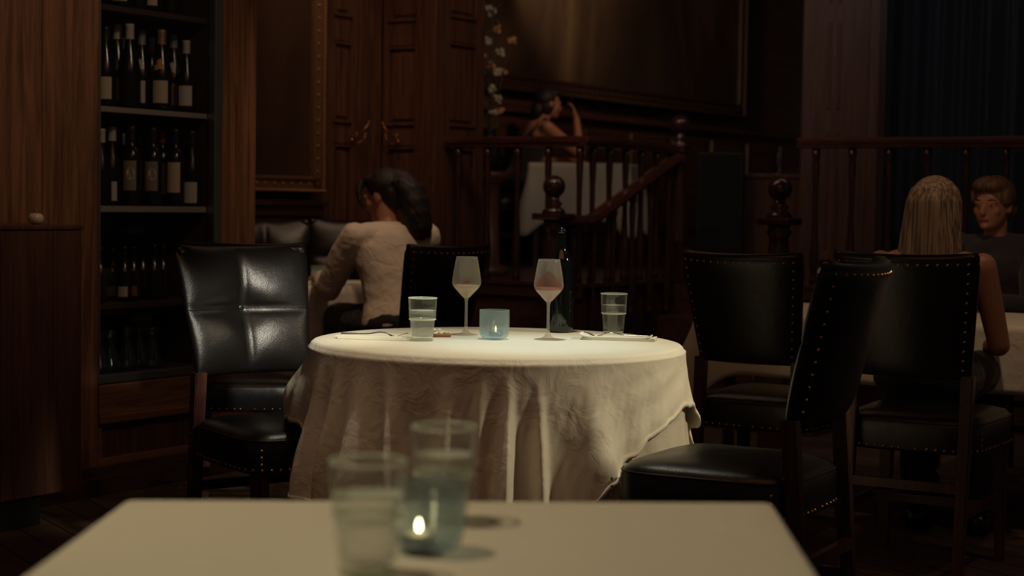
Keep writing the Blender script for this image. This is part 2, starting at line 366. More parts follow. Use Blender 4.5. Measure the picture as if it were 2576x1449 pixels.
def add_dome(bm, c, n, r):
    """small nail head facing n"""
    n = Vector(n).normalized(); a = n.orthogonal().normalized(); b = n.cross(a); c = Vector(c)
    top = bm.verts.new(c + n * r * .75); prev = None
    rings = []
    for h, k in ((.55, .62), (0, 1)):
        rings.append([bm.verts.new(c + n * r * h + (a * math.cos(i * PI / 4) + b * math.sin(i * PI / 4)) * r * k) for i in range(8)])
    for i in range(8):
        bm.faces.new((top, rings[0][i], rings[0][(i + 1) % 8])); bm.faces.new((rings[0][i], rings[1][i], rings[1][(i + 1) % 8], rings[0][(i + 1) % 8]))
def smoothstep(a, b, x):
    t = max(0, min(1, (x - a) / (b - a))); return t * t * (3 - 2 * t)
def lerp_table(tab, x):
    if x <= tab[0][0]: return tab[0][1]
    for (a, u), (b, v) in zip(tab, tab[1:]):
        if x <= b: return u + (v - u) * smoothstep(a, b, x) if b > a else v
    return tab[-1][1]

# ------------------------------------------------------------------ room frame
WD = Vector((.545, .838, 0)).normalized(); WN = Vector((-.838, .545, 0)).normalized()   # wall direction, into the wall
WANG = math.atan2(WD.y, WD.x)
A0 = Vector((-1.625, 6.283, 0))        # cabinet wall
A1 = Vector((-1.327, 8.60, 0))         # panelled wall with the gilt frame
def wl(o, t, d=0, z=0): return Vector(o) + WD * t + WN * d + Vector((0, 0, z))

# floor, ceiling
struct('floor', box(-4.2, 5.2, -.5, 19, -.1, 0), M_floor)
PZ = .70
CEIL = 3.6
struct('ceiling', box(-4.2, 5.2, -.5, 19, CEIL, CEIL + .1), M_ceil)

# --- cabinet wall: solid wood left of and above the cabinet, and the pillar right of it
b = bmesh.new()
add_box(b, -2.6, .085, 0, .6, 0, CEIL)
for x in (-.19,): add_box(b, x, x + .012, -.006, .002, 0, CEIL, .002)
struct('wall_left', b, W_oak, A0, WANG)
b = bmesh.new()
add_box(b, .765, .972, 0, .6, 0, CEIL, .004)
for x in (.80, .845, .925): add_box(b, x, x + .010, -.004, .004, 0, CEIL, .002)
struct('trim_1', b, W_oak, A0, WANG)
# skirting steps under the cabinet wall
b = bmesh.new()
add_box(b, -2.6, .975, -.018, 0.0, .0, .075, .004); add_box(b, -2.6, .975, -.010, 0.0, .075, .115, .004)
struct('baseboard_left', b, W_darkx, A0, WANG)

# --- wine cabinet (between t .085 and .765)
cab = thing('wine_cabinet', 'tall built-in wooden wine cabinet with glass door and lit shelves of bottles', 'cabinet', A0, WANG)
X0, X1 = .085, .765
b = bmesh.new()
add_box(b, X0, X1, .44, .46, .42, 2.9); add_box(b, X0, X0 + .012, .03, .44, .42, 2.9); add_box(b, X1 - .050, X1 - .040, .03, .44, .42, 2.9)
add_box(b, X0, X1, .03, .44, 2.88, 2.9)
obj('cabinet_body', b, M_inner, cab, False)
b = bmesh.new()
add_box(b, X0, X1, -.012, .03, .30, .425, .004); add_box(b, X0, X1, -.016, .03, .275, .305, .004)
add_box(b, X0, X1, -.006, .03, .0, .14, .003)
add_box(b, X0, X0 + .02, -.004, .03, .14, .275); add_box(b, X1 - .09, X1, -.004, .03, .14, .275)
obj('base_rail', b, W_oakx, cab, False)
b = bmesh.new()
xs = [X0 + .02 + i * (X1 - X0 - .11) / 5 for i in range(6)]
for i in range(5): add_box(b, xs[i] + .001, xs[i + 1] - .001, .012 + .003 * (i % 2), .03, .13, .285, .002)
obj('plank_panel', b, W_podium, cab, False)
b = bmesh.new(); add_box(b, X0, X1 - .05, .0, .42, .425, .455, .003)
obj('cabinet_floor', b, M_inner, cab, False)
b = bmesh.new()
add_box(b, X1 - .055, X1 - .037, -.012, .03, .43, 2.9, .004); add_box(b, X1 - .033, X1 - .002, -.004, .03, .43, 2.9, .004)
add_box(b, X0, X1 - .037, -.010, .02, .43, .462, .003)
add_box(b, X0, X0 + .008, -.006, .02, .43, 2.9, .002)
df = obj('glass_door', b, M_steel, cab, False)
obj('pane', box(X0 + .01, X1 - .056, .0, .005, .463, 2.88), G_pane, df, False)
SH = [(1.861, 1.881), (1.473, 1.492), (1.088, 1.110), (.712, .732)]
for i, (za, zb) in enumerate(SH):
    s = obj('shelf', box(X0 + .013, X1 - .053, .05, .43, za, zb, .002), M_inner, cab, False)
    obj('shelf_edge', box(X0 + .013, X1 - .053, .035, .05, za - .001, zb + .001, .002), M_shelf if i in (1, 2) else M_inner, s, False)

# bottles in the cabinet
def prof_bottle(kind, s=1.0):
    if kind == 'bordeaux': p = [(0, .004), (.030, .002), (.037, .008), (.0375, .02), (.0375, .185), (.035, .203), (.026, .222), (.0165, .236), (.0145, .25), (.014, .292), (.0158, .293), (.0158, .305), (.0145, .308), (0, .308)]
    elif kind == 'burgundy': p = [(0, .004), (.033, .002), (.041, .008), (.0415, .02), (.0415, .13), (.039, .155), (.030, .19), (.021, .222), (.016, .25), (.0145, .27), (.0145, .295), (.016, .297), (.016, .307), (.0145, .31), (0, .31)]
    elif kind == 'small': p = [(0, .003), (.024, .002), (.029, .007), (.0295, .02), (.0295, .11), (.027, .125), (.017, .145), (.012, .16), (.011, .205), (.013, .206), (.013, .216), (0, .217)]
    else: p = [(0, .003), (.036, .002), (.044, .008), (.040, .03), (.022, .095), (.017, .125), (.024, .155), (.028, .165), (.026, .165), (.015, .125), (.020, .095), (.036, .03), (.036, .010), (0, .008)]
    return [(r * s, z * s) for r, z in p]
def bottle(px, shelf_z, dep, kind, cap, lab, label, group, s=1.0, glass=None, labz=None, turn=0., rot=None):
    # place along the wall: find t where the line of sight at photo column px meets depth dep
    k = (px - 1288) / FP
    o = wl(A0, 0, dep); t = (k * o.y - o.x) / (WD.x - k * WD.y)
    t = min(max(t, X0 + .057), X1 - .099)
    root = thing('carafe' if kind == 'carafe' else 'wine_bottle' if kind != 'small' else 'small_bottle', label, 'carafe' if kind == 'carafe' else 'bottle', wl(A0, t, dep, shelf_z + .0005), 0, group)
    P = prof_bottle(kind, s)
    obj('glass_body', lathe(P, 24), glass or (G_carafe if kind == 'carafe' else G_shelfb), root)
    if kind in ('bordeaux', 'burgundy') and cap:
        H = P[-1][1]; z0 = H - .055 * s
        obj('capsule', lathe([(.0152 * s + (.0006 if kind == 'bordeaux' else .0022), z0), (.0162 * s, z0 + .02), (.0168 * s, H - .012), (.0172 * s, H - .010), (.0168 * s, H + .001), (0, H + .0015)], 20), M_foil[cap], root)
    if lab:
        R = max(r for r, z in P) + .0006
        z0, z1 = labz or ((.075, .150) if kind == 'bordeaux' else (.03, .115)); z0 *= s; z1 *= s
        half = .72; a = -PI / 2 + turn
        lb = obj('paper_label', lathe([(R, z0), (R, (z0 + z1) / 2), (R, z1)], 12, arc=(a - half, a + half)), lab, root)
        if lab is L_art:
            bm = bmesh.new()
            for dx in (0,):
                vs = []
                for q in range(20):
                    an = 2 * PI * q / 20; aa = a + .12 + .42 * math.cos(an); zz = (z0 + z1) / 2 + .008 + .024 * math.sin(an)
                    vs.append(bm.verts.new(((R + .0004) * math.cos(aa), (R + .0004) * math.sin(aa), zz)))
                bm.faces.new(vs)
            obj('portrait_oval', bm, L_oval, lb)
    return root
S1, S2, S3, S4, S5 = 1.8815, 1.4925, 1.1105, .7325, .456
# top visible shelf (cut by the frame)
for px, dep, kd, cp, lb, txt in [
    (268, .22, 'burgundy', 'black', None, 'dark bottle without label at the left end of the topmost visible shelf'),
    (302, .12, 'burgundy', 'white', L_cream, 'bottle with cream label, second from left on the topmost visible shelf'),
    (343, .12, 'bordeaux', 'gold', L_tan, 'bottle with tan label low on its body, third from left on the topmost shelf'),
    (378, .12, 'burgundy', 'white', L_cream, 'bottle with pale label beside the red-lettered one on the topmost shelf'),
    (424, .12, 'bordeaux', 'red', L_red, 'bottle with dark red label lettered GIO on the topmost visible shelf'),
    (462, .22, 'burgundy', 'black', None, 'dark bottle without label at the right end of the topmost visible shelf')]:
    r = bottle(px, S1, dep, kd, cp, lb, txt, 'bottles on the topmost visible shelf')
    if 'GIO' in txt:
        tx = bpy.data.curves.new('label_lettering', 'FONT'); tx.body = 'GIO'; tx.size = .016; tx.extrude = .0003; tx.align_x = 'CENTER'
        tmp = bpy.data.objects.new('label_lettering', tx); C.objects.link(tmp)
        me = bpy.data.meshes.new_from_object(tmp.evaluated_get(bpy.context.evaluated_depsgraph_get())); bpy.data.objects.remove(tmp)
        for v in me.vertices:
            a = -PI / 2 + v.co.x / .0385; v.co = Vector((.0389 * math.cos(a), .0389 * math.sin(a), .088 + v.co.y))
        to = bpy.data.objects.new('label_lettering', me); C.objects.link(to); me.materials.append(L_white); to.parent = r
# second shelf
for px, dep, kd, cp, lb, sc_, txt in [
    (262, .09, 'burgundy', 'black', L_cream, 1.0, 'bottle with large cream label and dark neck at left end of the second shelf'),
    (291, .16, 'burgundy', 'white', L_white, 1.08, 'bottle with tall white capsule and white label, second from left on the second shelf'),
    (322, .09, 'burgundy', 'white', None, 1.07, 'tall unlabelled bottle with cream capsule on the second shelf'),
    (352, .16, 'burgundy', 'grey', L_white, 1.04, 'bottle with grey capsule and pale neck tag on the second shelf'),
    (306, .30, 'burgundy', 'silver', None, 1.0, 'bottle with silver capsule standing behind the cream-capped one on second shelf'),
    (376, .30, 'burgundy', 'white', None, 1.02, 'bottle behind in the middle of the second shelf, white capsule only'),
    (397, .32, 'burgundy', 'grey', None, 1.02, 'bottle at the back of the second shelf with grey capsule'),
    (402, .09, 'burgundy', 'gold', L_cream, 1.05, 'bottle with tan capsule, tan neck tag and cream label on second shelf'),
    (432, .17, 'burgundy', 'grey', L_cream, 1.05, 'bottle with pale neck tag and cream label, right of the tan-capped bottle'),
    (464, .085, 'burgundy', 'white', L_white, .95, 'shorter bottle with white capsule at the right end of the second shelf')]:
    r = bottle(px, S2, dep, kd, cp, lb, txt, 'bottles on the second shelf', sc_, turn=-.15 if px == 352 else .1)
    if 'neck tag' in txt:
        b = bmesh.new(); s = sc_; P = prof_bottle('burgundy', s); rows = []
        for q in range(5):
            z = (.160 + .010 * q) * s; R = .0395 * s - (z / s - .155) * .26 * s + .0012
            a = -PI / 2; hw = .62 - .07 * q + (.25 if q == 2 else 0)
            rows.append([b.verts.new((R * math.cos(a + hw * u), R * math.sin(a + hw * u), z - abs(u) * .008 + .003 * math.sin(5 * u))) for u in (-1, -.5, 0, .5, 1)])
        for p_, q_ in zip(rows, rows[1:]):
            for i in range(4): b.faces.new((p_[i], p_[i + 1], q_[i + 1], q_[i]))
        obj('neck_tag', b, L_tan if 'tan neck' in txt else L_white, r)
# third shelf
for px, dep, kd, cp, lb, sc_, txt, lz in [
    (252, .10, 'burgundy', 'white', None, .96, 'dark unlabelled bottle at the left end of the third shelf', None),
    (279, .14, 'burgundy', 'white', L_white, 1.0, 'bottle with white capsule and low white label on the third shelf', (.02, .095)),
    (306, .30, 'bordeaux', 'silver', None, .98, 'bottle with shiny silver capsule at the back of the third shelf', None),
    (328, .09, 'bordeaux', 'black', L_art, 1.02, 'bottle with oval portrait label, black capsule, left of the pair on third shelf', (.06, .175)),
    (350, .32, 'bordeaux', 'black', None, .96, 'short black-capped bottle behind, between the two portrait labels', None),
    (382, .09, 'bordeaux', 'black', L_art, 1.02, 'bottle with oval portrait label beside the red-capped bottle', (.06, .175)),
    (405, .17, 'bordeaux', 'red', L_white, 1.02, 'bottle with red capsule and plain cream label on third shelf', (.05, .17)),
    (432, .32, 'bordeaux', 'grey', None, 1.0, 'bottle at the back of the third shelf with dull grey capsule', None),
    (438, .09, 'bordeaux', 'black', L_cream, 1.02, 'bottle with printed cream label second from right on third shelf', (.055, .175)),
    (481, .075, 'burgundy', 'black', L_white, 1.0, 'bottle with low white label and red spot at right end of third shelf', (.015, .10))]:
    bottle(px, S3, dep, kd, cp, lb, txt, 'bottles on the third shelf', sc_, labz=lz)
# fourth shelf, small bottles
for px, dep, s, lb, txt in [
    (250, .10, 1.0, None, 'small dark bottle at the left end of the fourth shelf'),
    (281, .20, .95, L_white, 'small bottle with pale square label standing back on the fourth shelf'),
    (311, .10, 1.0, L_white, 'small long-necked bottle with a pale label low down on fourth shelf'),
    (334, .12, 1.0, L_red, 'small long-necked bottle with a red label on the fourth shelf'),
    (357, .24, .97, None, 'small dark bottle standing back, between the red-labelled and the right-hand ones'),
    (386, .10, 1.03, None, 'small long-necked bottle second from right on the fourth shelf'),
    (408, .16, 1.0, None, 'small dark bottle at the right end of the fourth shelf, beside the tufted chair')]:
    bottle(px, S4, dep, 'small', None, lb, txt, 'small bottles on the fourth shelf', s, glass=G_bottleb, labz=(.02, .06))
for px, dep, s, txt in [(250, .12, .95, 'clear glass carafe at the left end of the bottom shelf'), (277, .12, 1.0, 'clear carafe with wide base, second from left on the bottom shelf'),
    (318, .12, 1.05, 'tallest clear carafe in the middle of the bottom shelf'), (349, .16, 1.0, 'clear carafe right of the tallest one on the bottom shelf'), (383, .12, 1.0, 'clear carafe at the right end of the bottom shelf by the chair')]:
    bottle(px, S5, dep, 'carafe', None, None, txt, 'carafes on the bottom shelf', s)

# --- podium
XR = -.27; YF = -.30
def podium():
    r = thing('host_stand', 'plain dark wooden host stand in front of the cabinet wall', 'host stand', wl(A0, XR, YF), WANG)
    b = bmesh.new(); add_box(b, -.9, 0, 0, .28, .11, 1.03, .003)
    for x in (-.13, -.36, -.6): add_box(b, x, x + .006, -.003, .003, .11, 1.03, .001)
    obj('body', b, W_podium, r, False)
    obj('top_board', box(-.905, .004, -.006, .285, 1.03, 1.045, .003), W_podium, r, False)
    obj('plinth', box(-.88, -.16, .03, .26, 0, .11, .002), M_black, r, False)
podium()
pp = wl(A0, XR, YF)
def on_podium(px, dep):
    k = (px - 1288) / FP; o = wl(A0, 0, YF + dep); t = (k * o.y - o.x) / (WD.x - k * WD.y); return wl(A0, t, YF + dep, 1.0455)
r = thing('ceramic_pot', 'small round cream ceramic pot with knobbed lid on the host stand', 'pot', on_podium(88, .1))
obj('pot_body', lathe([(0, .001), (.012, 0), (.022, .006), (.0275, .018), (.026, .030), (.018, .038), (0, .040)], 28), M_ceramic, r)
obj('lid_knob', lathe([(.003, .037), (.002, .043), (.006, .046), (.009, .050), (.004, .053), (0, .053)], 16), M_steel, r)
for px, txt in ((106, 'tiny glass salt dish next to the cream pot'), (118, 'tiny glass salt dish, middle one of the three on the host stand'), (150, 'tiny glass salt dish standing alone to the right on the host stand')):
    tag(obj('salt_dish', lathe([(0, 0), (.007, 0), (.009, .004), (.009, .007), (.007, .007), (.006, .003), (0, .002)], 16), G_carafe, loc=on_podium(px, .08)), txt, 'dish', 'tiny dishes on the host stand')

# --- panelled walls A, B, C behind the left table
def panelled(name, origin, ang, length, panels, z0=0, zt=CEIL, thick=.12, mat=W_dark, rails=((1.46, 1.56), (2.02, 2.14)), marks=()):
    b = bmesh.new(); add_box(b, 0, length, .02, .02 + thick, z0, zt)
    for (a, c) in panels:                       # each: recessed field framed by beaded stiles
        zs = [z0] + [v for r in rails for v in r] + [zt]
        for i in range(0, len(zs), 2):
            za, zb = zs[i] + .01, zs[i + 1] - .01
            for (x, y) in ((a, a + .012), (c - .012, c)): add_box(b, x, y, .0, .02, za, zb, .004)
            add_box(b, a, c, .0, .02, za, za + .012, .004); add_box(b, a, c, .0, .02, zb - .012, zb, .004)
            add_box(b, a + .035, c - .035, .008, .02, za + .035, zb - .035, .006)
        for (u, v) in rails: add_box(b, a, c, .014, .02, u - .002, v + .002, .002)
    xs = [0] + [v for p in panels for v in p] + [length]
    for i in range(0, len(xs), 2):
        if xs[i + 1] - xs[i] > .01: add_box(b, xs[i], xs[i + 1], .004, .02, z0, zt, .003)
    return struct(name, b, mat, origin, ang)
panelled('wall_back', A1 + WD * -1.2, WANG, 2.255, [(1.83, 1.99)])
cornerAB = wl(A1, 1.055)
ANGP = math.atan2(-WN.y, -WN.x)
bdir = Vector((math.cos(ANGP), math.sin(ANGP), 0))
panelled('wall_return', cornerAB, ANGP, .37, [(.03, .27)])
cornerBC = cornerAB + bdir * .37
panelled('wall_stair', cornerBC, WANG, .489, [(.10, .40)], rails=((1.46, 1.56), (2.05, 2.17)))
# dado cap under the gilt frame
b = box(-1.2, .53, -.05, .02, 1.115, 1.145, .005); add_box(b, -1.2, .52, -.03, .02, 1.06, 1.115, .005); add_box(b, -1.2, .50, -.012, .02, 0, 1.06, .003)
for x in (-.5, -.1, .3): add_box(b, x, x + .012, -.02, 0, .1, 1.0, .002)
struct('trim_2', b, W_darkx, A1, WANG)
b = box(0, .489, -.03, .02, PZ, PZ + .1, .005); struct('baseboard_stair', b, W_dark, cornerBC, WANG)

# gilt frame with brown painting
def gilt(name, origin, x0, x1, z0, z1, label, wdt, pmat, fm, fm2, beads, tilt=0.):
    r = thing(name, label, 'painting', origin, WANG)
    r.rotation_euler = (tilt, 0, WANG)
    b = bmesh.new()
    for (a, c, e, f) in ((x0, x1, z0, z0 + wdt), (x0, x1, z1 - wdt, z1), (x0, x0 + wdt, z0, z1), (x1 - wdt, x1, z0, z1)):
        add_box(b, a, c, -.035, -.002, e, f, .006)
    w2 = wdt * .22
    for (a, c, e, f) in ((x0 + wdt - w2, x1 - wdt + w2, z0 + wdt - w2, z0 + wdt), (x0 + wdt - w2, x1 - wdt + w2, z1 - wdt, z1 - wdt + w2), (x0 + wdt - w2, x0 + wdt, z0 + wdt, z1 - wdt), (x1 - wdt, x1 - wdt + w2, z0 + wdt, z1 - wdt)):
        add_box(b, a, c, -.045, -.030, e, f, .004)
    for (a, c, e, f) in ((x0, x1, z0, z0 + w2), (x0, x1, z1 - w2, z1), (x0, x0 + w2, z0, z1), (x1 - w2, x1, z0, z1)):
        add_box(b, a, c, -.050, -.03, e, f, .005)
    m = wdt * .55
    def run(p, q, sp, rr, dy, mi):
        n = max(2, int((Vector(q) - Vector(p)).length / sp))
        for i in range(n + 1):
            c = Vector(p).lerp(Vector(q), i / n); add_ball(b, (c.x, dy, c.z), rr, 1, mi)
    run((x1 - m, 0, z0 + m), (x1 - m, 0, z1 - m), beads[0], beads[1], -.036, 1); run((x0 + m, 0, z0 + m), (x1 - m, 0, z0 + m), beads[0], beads[1], -.036, 1)
    run((x1 - w2 * .6, 0, z0 + w2), (x1 - w2 * .6, 0, z1), beads[2], beads[2] * .42, -.052, 2); run((x0, 0, z0 + w2 * .6), (x1, 0, z0 + w2 * .6), beads[2], beads[2] * .42, -.052, 2)
    obj('frame', b, [fm, fm if fm is fm2 else M_gold, fm2], r, False)
    obj('canvas', box(x0 + wdt * .8, x1 - wdt * .8, -.018, -.006, z0 + wdt * .8, z1 - wdt * .8), pmat, r, False)
    return r
gilt('framed_painting', wl(A1, 0, -.035), -.95, .455, 1.184, 3.1, 'brown oil painting in beaded gilt frame beside the cabinet pillar', .085, P_small, M_golddark, M_gold, (.067, .0085, .0165))
# coat hooks
def hook(px, origin, ang, d, txt, face):
    k = (px - 1288) / FP; dx, dy = math.cos(ang), math.sin(ang)
    t = (k * origin.y - origin.x) / (dx - k * dy)
    r = thing('coat_hook', txt, 'hook', (origin.x + dx * t, origin.y + dy * t, 1.50), ang, 'coat hooks on the panelling')
    b = bmesh.new(); add_lathe(b, [(0, 0), (.012, 0), (.012, .004), (0, .006)], 12)
    for v in b.verts: v.co = Vector((v.co.x, -v.co.z - .000, v.co.y - .02))
    obj('back_plate', b, M_brass, r)
    for s, L in ((-1, .0), (1, .0)):
        b = bmesh.new(); add_tube(b, [(0, -.004, -.03), (s * .02, -.03, -.035), (s * .035, -.055, -.015), (s * .038, -.06, .01)], [.004, .004, .0035, .003], 6); add_ball(b, (s * .038, -.06, .014), .008, 2)
        obj('hook_arm', b, M_brass, r)
    b = bmesh.new(); add_tube(b, [(0, -.004, -.01), (face * .03, -.05, .03), (face * .045, -.08, .075)], [.004, .0035, .003], 6); add_ball(b, (face * .045, -.08, .08), .008, 2)
    obj('upper_arm', b, M_brass, r)
hook(882, A1, WANG, 0, 'brass coat hook on the panel left of the dark corner', 1)
hook(995, cornerAB, ANGP, 0, 'brass coat hook on the panel right of the dark corner', -1)

# --- raised platform, rails, newels
P0 = Vector((.369, 8.90, 0)); LEFT_END = P0 - bdir * .92
UPN = wl(P0, 1.104)
b = bmesh.new()
def poly_prism(b, pts, z0, z1, mat=0):
    lo = [b.verts.new((x, y, z0)) for x, y in pts]; hi = [b.verts.new((x, y, z1)) for x, y in pts]; n = len(pts)
    for i in range(n): b.faces.new((lo[i], lo[(i + 1) % n], hi[(i + 1) % n], hi[i]))
    b.faces.new(hi); b.faces.new(lo[::-1])
RR0 = Vector((1.59, 9.2, 0)); RR1 = RR0 + bdir * 1.9
e1 = P0 - bdir * 2.6
top_l = wl(P0, 9) - bdir * 6; up = wl(P0, 1.0)
poly_prism(b, [(e1.x, e1.y), (P0.x, P0.y), (up.x, up.y), (RR0.x, RR0.y), (RR1.x, RR1.y), (5.1, RR1.y), (5.1, 18.8), (-3.2, 18.8)], 0, PZ)
struct('floor_platform', b, W_darkx)
b = box(-2.4, .01, -.02, .0, PZ - .06, PZ + .01, .004)
for i in range(7): add_box(b, -.42 * i - .38, -.42 * i - .04, -.012, .0, .12, PZ - .12, .004)
add_box(b, -2.4, 0, -.02, 0, 0, .09, .004)
struct('trim_3', b, W_darkx, P0, ANGP)
b = box(0, 2.2, -.02, 0, PZ - .06, PZ + .01, .004); add_box(b, 0, 2.2, -.02, 0, 0, .09, .004)
struct('trim_4', b, W_darkx, RR0, ANGP)
# stairs
st = thing('staircase', 'short flight of dark wooden steps between the two ball-topped newels', 'stairs', P0 + bdir * .10, WANG)
for i in range(3):
    obj('step', box(.12 + .28 * i, 1.0, -1.18, -.0, 0 if i == 0 else PZ / 4 * i + .0005, PZ / 4 * (i + 1), .004), W_darkx, st, False)

def baluster_prof(h): return [(0, 0), (.022, 0), (.022, .03), (.016, .045), (.021, .08), (.026, .14), (.024, .20), (.018, .26), (.014, .42 * h / .8), (.0155, h * .72), (.020, h - .09), (.016, h - .06), (.022, h - .04), (.022, h), (0, h)]
_balmesh = {}
def railing(label, p, ang, length, n, first, zt, group):
    r = thing('railing', label, 'railing', (p.x, p.y, PZ), ang, group)
    h = zt - PZ - .06
    b = bmesh.new(); add_box(b, -.03, length, -.032, .032, h, h + .022, .006); add_box(b, -.03, length, -.042, .042, h + .018, h + .058, .014, 3)
    obj('handrail', b, W_mahogx, r, False)
    add = obj('bottom_rail', box(0, length, -.03, .03, .0, .025, .004), W_mahogx, r, False)
    base = obj('baluster', lathe([(a, z * .999) for a, z in baluster_prof(h - .025)], 16), W_mahog, r); base.location = (first, 0, .025)
    sp = (length - first * 1.2) / (n - 1) if n > 1 else 0
    for i in range(1, n):
        c = base.copy(); C.objects.link(c); c.parent = r; c.location = (first + sp * i, 0, .025)
    return r
railing('left stretch of the dark wooden gallery railing facing the dining room', LEFT_END, ANGP, .92, 5, .11, 1.51, 'gallery railings')
railing('gallery railing running back beside the stairs, in front of the white table', P0, WANG, 1.02, 6, .10, 1.51, 'gallery railings')
railing('right-hand gallery railing in front of the navy curtain', RR0, ANGP, 1.55, 8, .075, 1.53, 'gallery railings')
def newel(px, Y, ztop, label, rb=.058, z0=0, capw=.09, cap=False):
    x = (px - 1288) / FP * Y
    r = thing('newel_post', label, 'newel post', (x, Y, z0), WANG, 'ball-topped newel posts')
    h = ztop - rb - z0
    obj('ball_finial', lathe([(0, h - rb * .98 + rb - .0)] and [(rb * math.sin(a), h + rb * 0 - rb * math.cos(a)) for a in [PI * i / 20 for i in range(21)]], 32), W_mahog, r)
    b = lathe([(.0, h - rb * .9), (.03, h - rb * .9), (.026, h - rb - .012), (.045, h - rb - .03), (.034, h - rb - .045), (.058, h - rb - .065), (.062, h - rb - .08), (0, h - rb - .08)], 28)
    obj('neck', b, W_mahog, r)
    zc = h - rb - .08
    b = bmesh.new(); add_box(b, -capw, capw, -capw, capw, zc - .035, zc, .012, 3); obj('cap', b, W_mahog, r, False)
    b = lathe([(0, zc - .035), (.055, zc - .036), (.05, zc - .05), (.062, zc - .07), (.045, zc - .10), (.05, zc - .16), (.058, zc - .35), (.055, .40 if z0 == 0 else .25), (.062, .36 if z0 == 0 else .22), (0, .35 if z0 == 0 else .21)], 28)
    obj('turned_shaft', b, W_mahog, r)
    zb = .355 if z0 == 0 else .215
    obj('square_base', box(-.06, .06, -.06, .06, 0, zb, .004), W_mahog, r, False)
    return r, zc
n1, zc1 = newel(1390, 8.62, 1.235 + .058, 'ball-topped newel at the foot of the stairs, behind the dark wine bottle', capw=.085)
UN = UPN + bdir * .11
n2, zc2 = newel(1703, UN.y, 1.62 + .056, 'ball-topped newel at the head of the stairs', rb=.056, z0=PZ, capw=.055)
n3, zc3 = newel(1957, 7.97, 1.235 + .058, 'ball-topped newel at the foot of the stairs, right of the black speaker', capw=.085)
# stair handrail
N1 = Vector(((1390 - 1288) / FP * 8.62, 8.62, 1.07)); N2 = Vector(((1703 - 1288) / FP * UN.y, UN.y, 1.46))
r = thing('stair_handrail', 'sloping mahogany handrail with balusters between the two left newels', 'handrail', (N1.x, N1.y, 0))
d = (N2 - N1); d2 = Vector((d.x, d.y, 0)); L = d2.length; ux = d2.normalized(); M4 = Matrix.Translation((0, 0, 0)) @ Matrix(((ux.x, -ux.y, 0, 0), (ux.y, ux.x, 0, 0), (0, 0, 1, 0), (0, 0, 0, 1)))
b = bmesh.new(); k0, k1 = .36, L - .03
def rail_z(t): return 1.09 if t < k0 else 1.09 + (1.46 - 1.09) * (t - k0) / (k1 - k0)
prof = [(-.038, .0), (-.044, .018), (-.034, .045), (0, .052), (.034, .045), (.044, .018), (.038, 0)]
rows = []
for t in (.06, k0 - .03, k0 + .04, (k0 + k1) / 2, k1): rows.append([b.verts.new(M4 @ Vector((t, y, rail_z(t) - .055 + z))) for y, z in prof])
for p_, q_ in zip(rows, rows[1:]):
    for i in range(len(prof)): b.faces.new((p_[i], p_[(i + 1) % 7], q_[(i + 1) % 7], q_[i]))
for rw in (rows[0][::-1], rows[-1]): b.faces.new(rw)
obj('handrail', b, W_mahogx, r, False)
for i in range(6):
    t = .2 + (k1 - .3) * i / 5; zb = PZ / 4 * (1 + min(2, max(0, int((t - .08) / .28)))) if t > .17 else .0
    zb = min(zb, .53)
    h = rail_z(t) - .055 - zb
    o = obj('baluster', lathe(baluster_prof(h), 14), W_mahog, r); q = M4 @ Vector((t, 0, 0)); o.location = (q.x, q.y, zb)

# back wall with the large painting
DW = Vector((-.149, 13.0, 0))
struct('wall_far', box(-3.6, 6.2, .03, .2, PZ, CEIL), W_darkx, DW, WANG)
b = box(-3.6, 6.2, -.03, .03, 1.86, 1.90, .008); add_box(b, -3.6, 6.2, -.01, .03, PZ, PZ + .12, .004)
for i in range(12): add_box(b, -3.4 + i * .8, -2.75 + i * .8, .01, .03, PZ + .2, 1.78, .01)
struct('trim_5', b, W_darkx, DW, WANG)
gilt('large_painting', wl(DW, 0, -.02), -1.6, 4.37, 2.02, 3.5, 'huge dark oil painting in a brown gilt frame above the gallery', .13, P_big, M_frame, M_frame, (.08, .012, .03))

# right column, wall, curtain
def at_px(px, Y): return Vector(((px - 1288) / FP * Y, Y, 0))
cp = at_px(2006, 10.3)
b = box(0, .46, 0, .4, PZ, CEIL, .004)
for (x0, x1) in ((.155, .225),):
    for z0, z1 in ((1.75, 2.28), (2.40, 3.2), (PZ + .2, 1.62)):
        add_box(b, x0, x0 + .014, -.014, .0, z0, z1, .004); add_box(b, x1 - .014, x1, -.014, .0, z0, z1, .004)
add_box(b, .40, .46, -.03, 0, PZ, CEIL, .005)
struct('wall_column', b, W_podium, cp, math.radians(-12))
b = box(0, .16, 0, .05, PZ, CEIL, .004); add_box(b, .03, .05, -.02, 0, PZ, CEIL, .004); add_box(b, .11, .14, -.03, 0, PZ, CEIL, .004)
struct('trim_6', b, W_dark, at_px(2150, 10.6), math.radians(-8))
struct('wall_right', box(0, .12, -3.2, 8, 0, CEIL), W_dark, (4.1, 10.6, 0))
def curtain():
    b = bmesh.new(); n = 260; rows = []
    p0 = at_px(2188, 10.9); L = 1.75
    for k in range(9):
        z = PZ + .02 + (CEIL - .15 - PZ) * k / 8; row = []
        for i in range(n + 1):
            u = i / n; x = p0.x + .05 * (k / 8) * (1 - u) + L * u
            y = p0.y - .1 * u + .045 * math.sin(u * 62 + .4 * math.sin(u * 9)) * (1 - .25 * k / 8) + .02 * math.sin(u * 131 + k * .2)
            row.append(b.verts.new((x, y, z)))
        rows.append(row)
    for p_, q_ in zip(rows, rows[1:]):
        for i in range(n): b.faces.new((p_[i], p_[i + 1], q_[i + 1], q_[i]))
    o = obj('curtain', b, M_curtain); m = o.modifiers.new('thickness', 'SOLIDIFY'); m.thickness = .006
    tag(o, 'floor-length navy blue pleated curtain behind the right railing', 'curtain')
curtain()
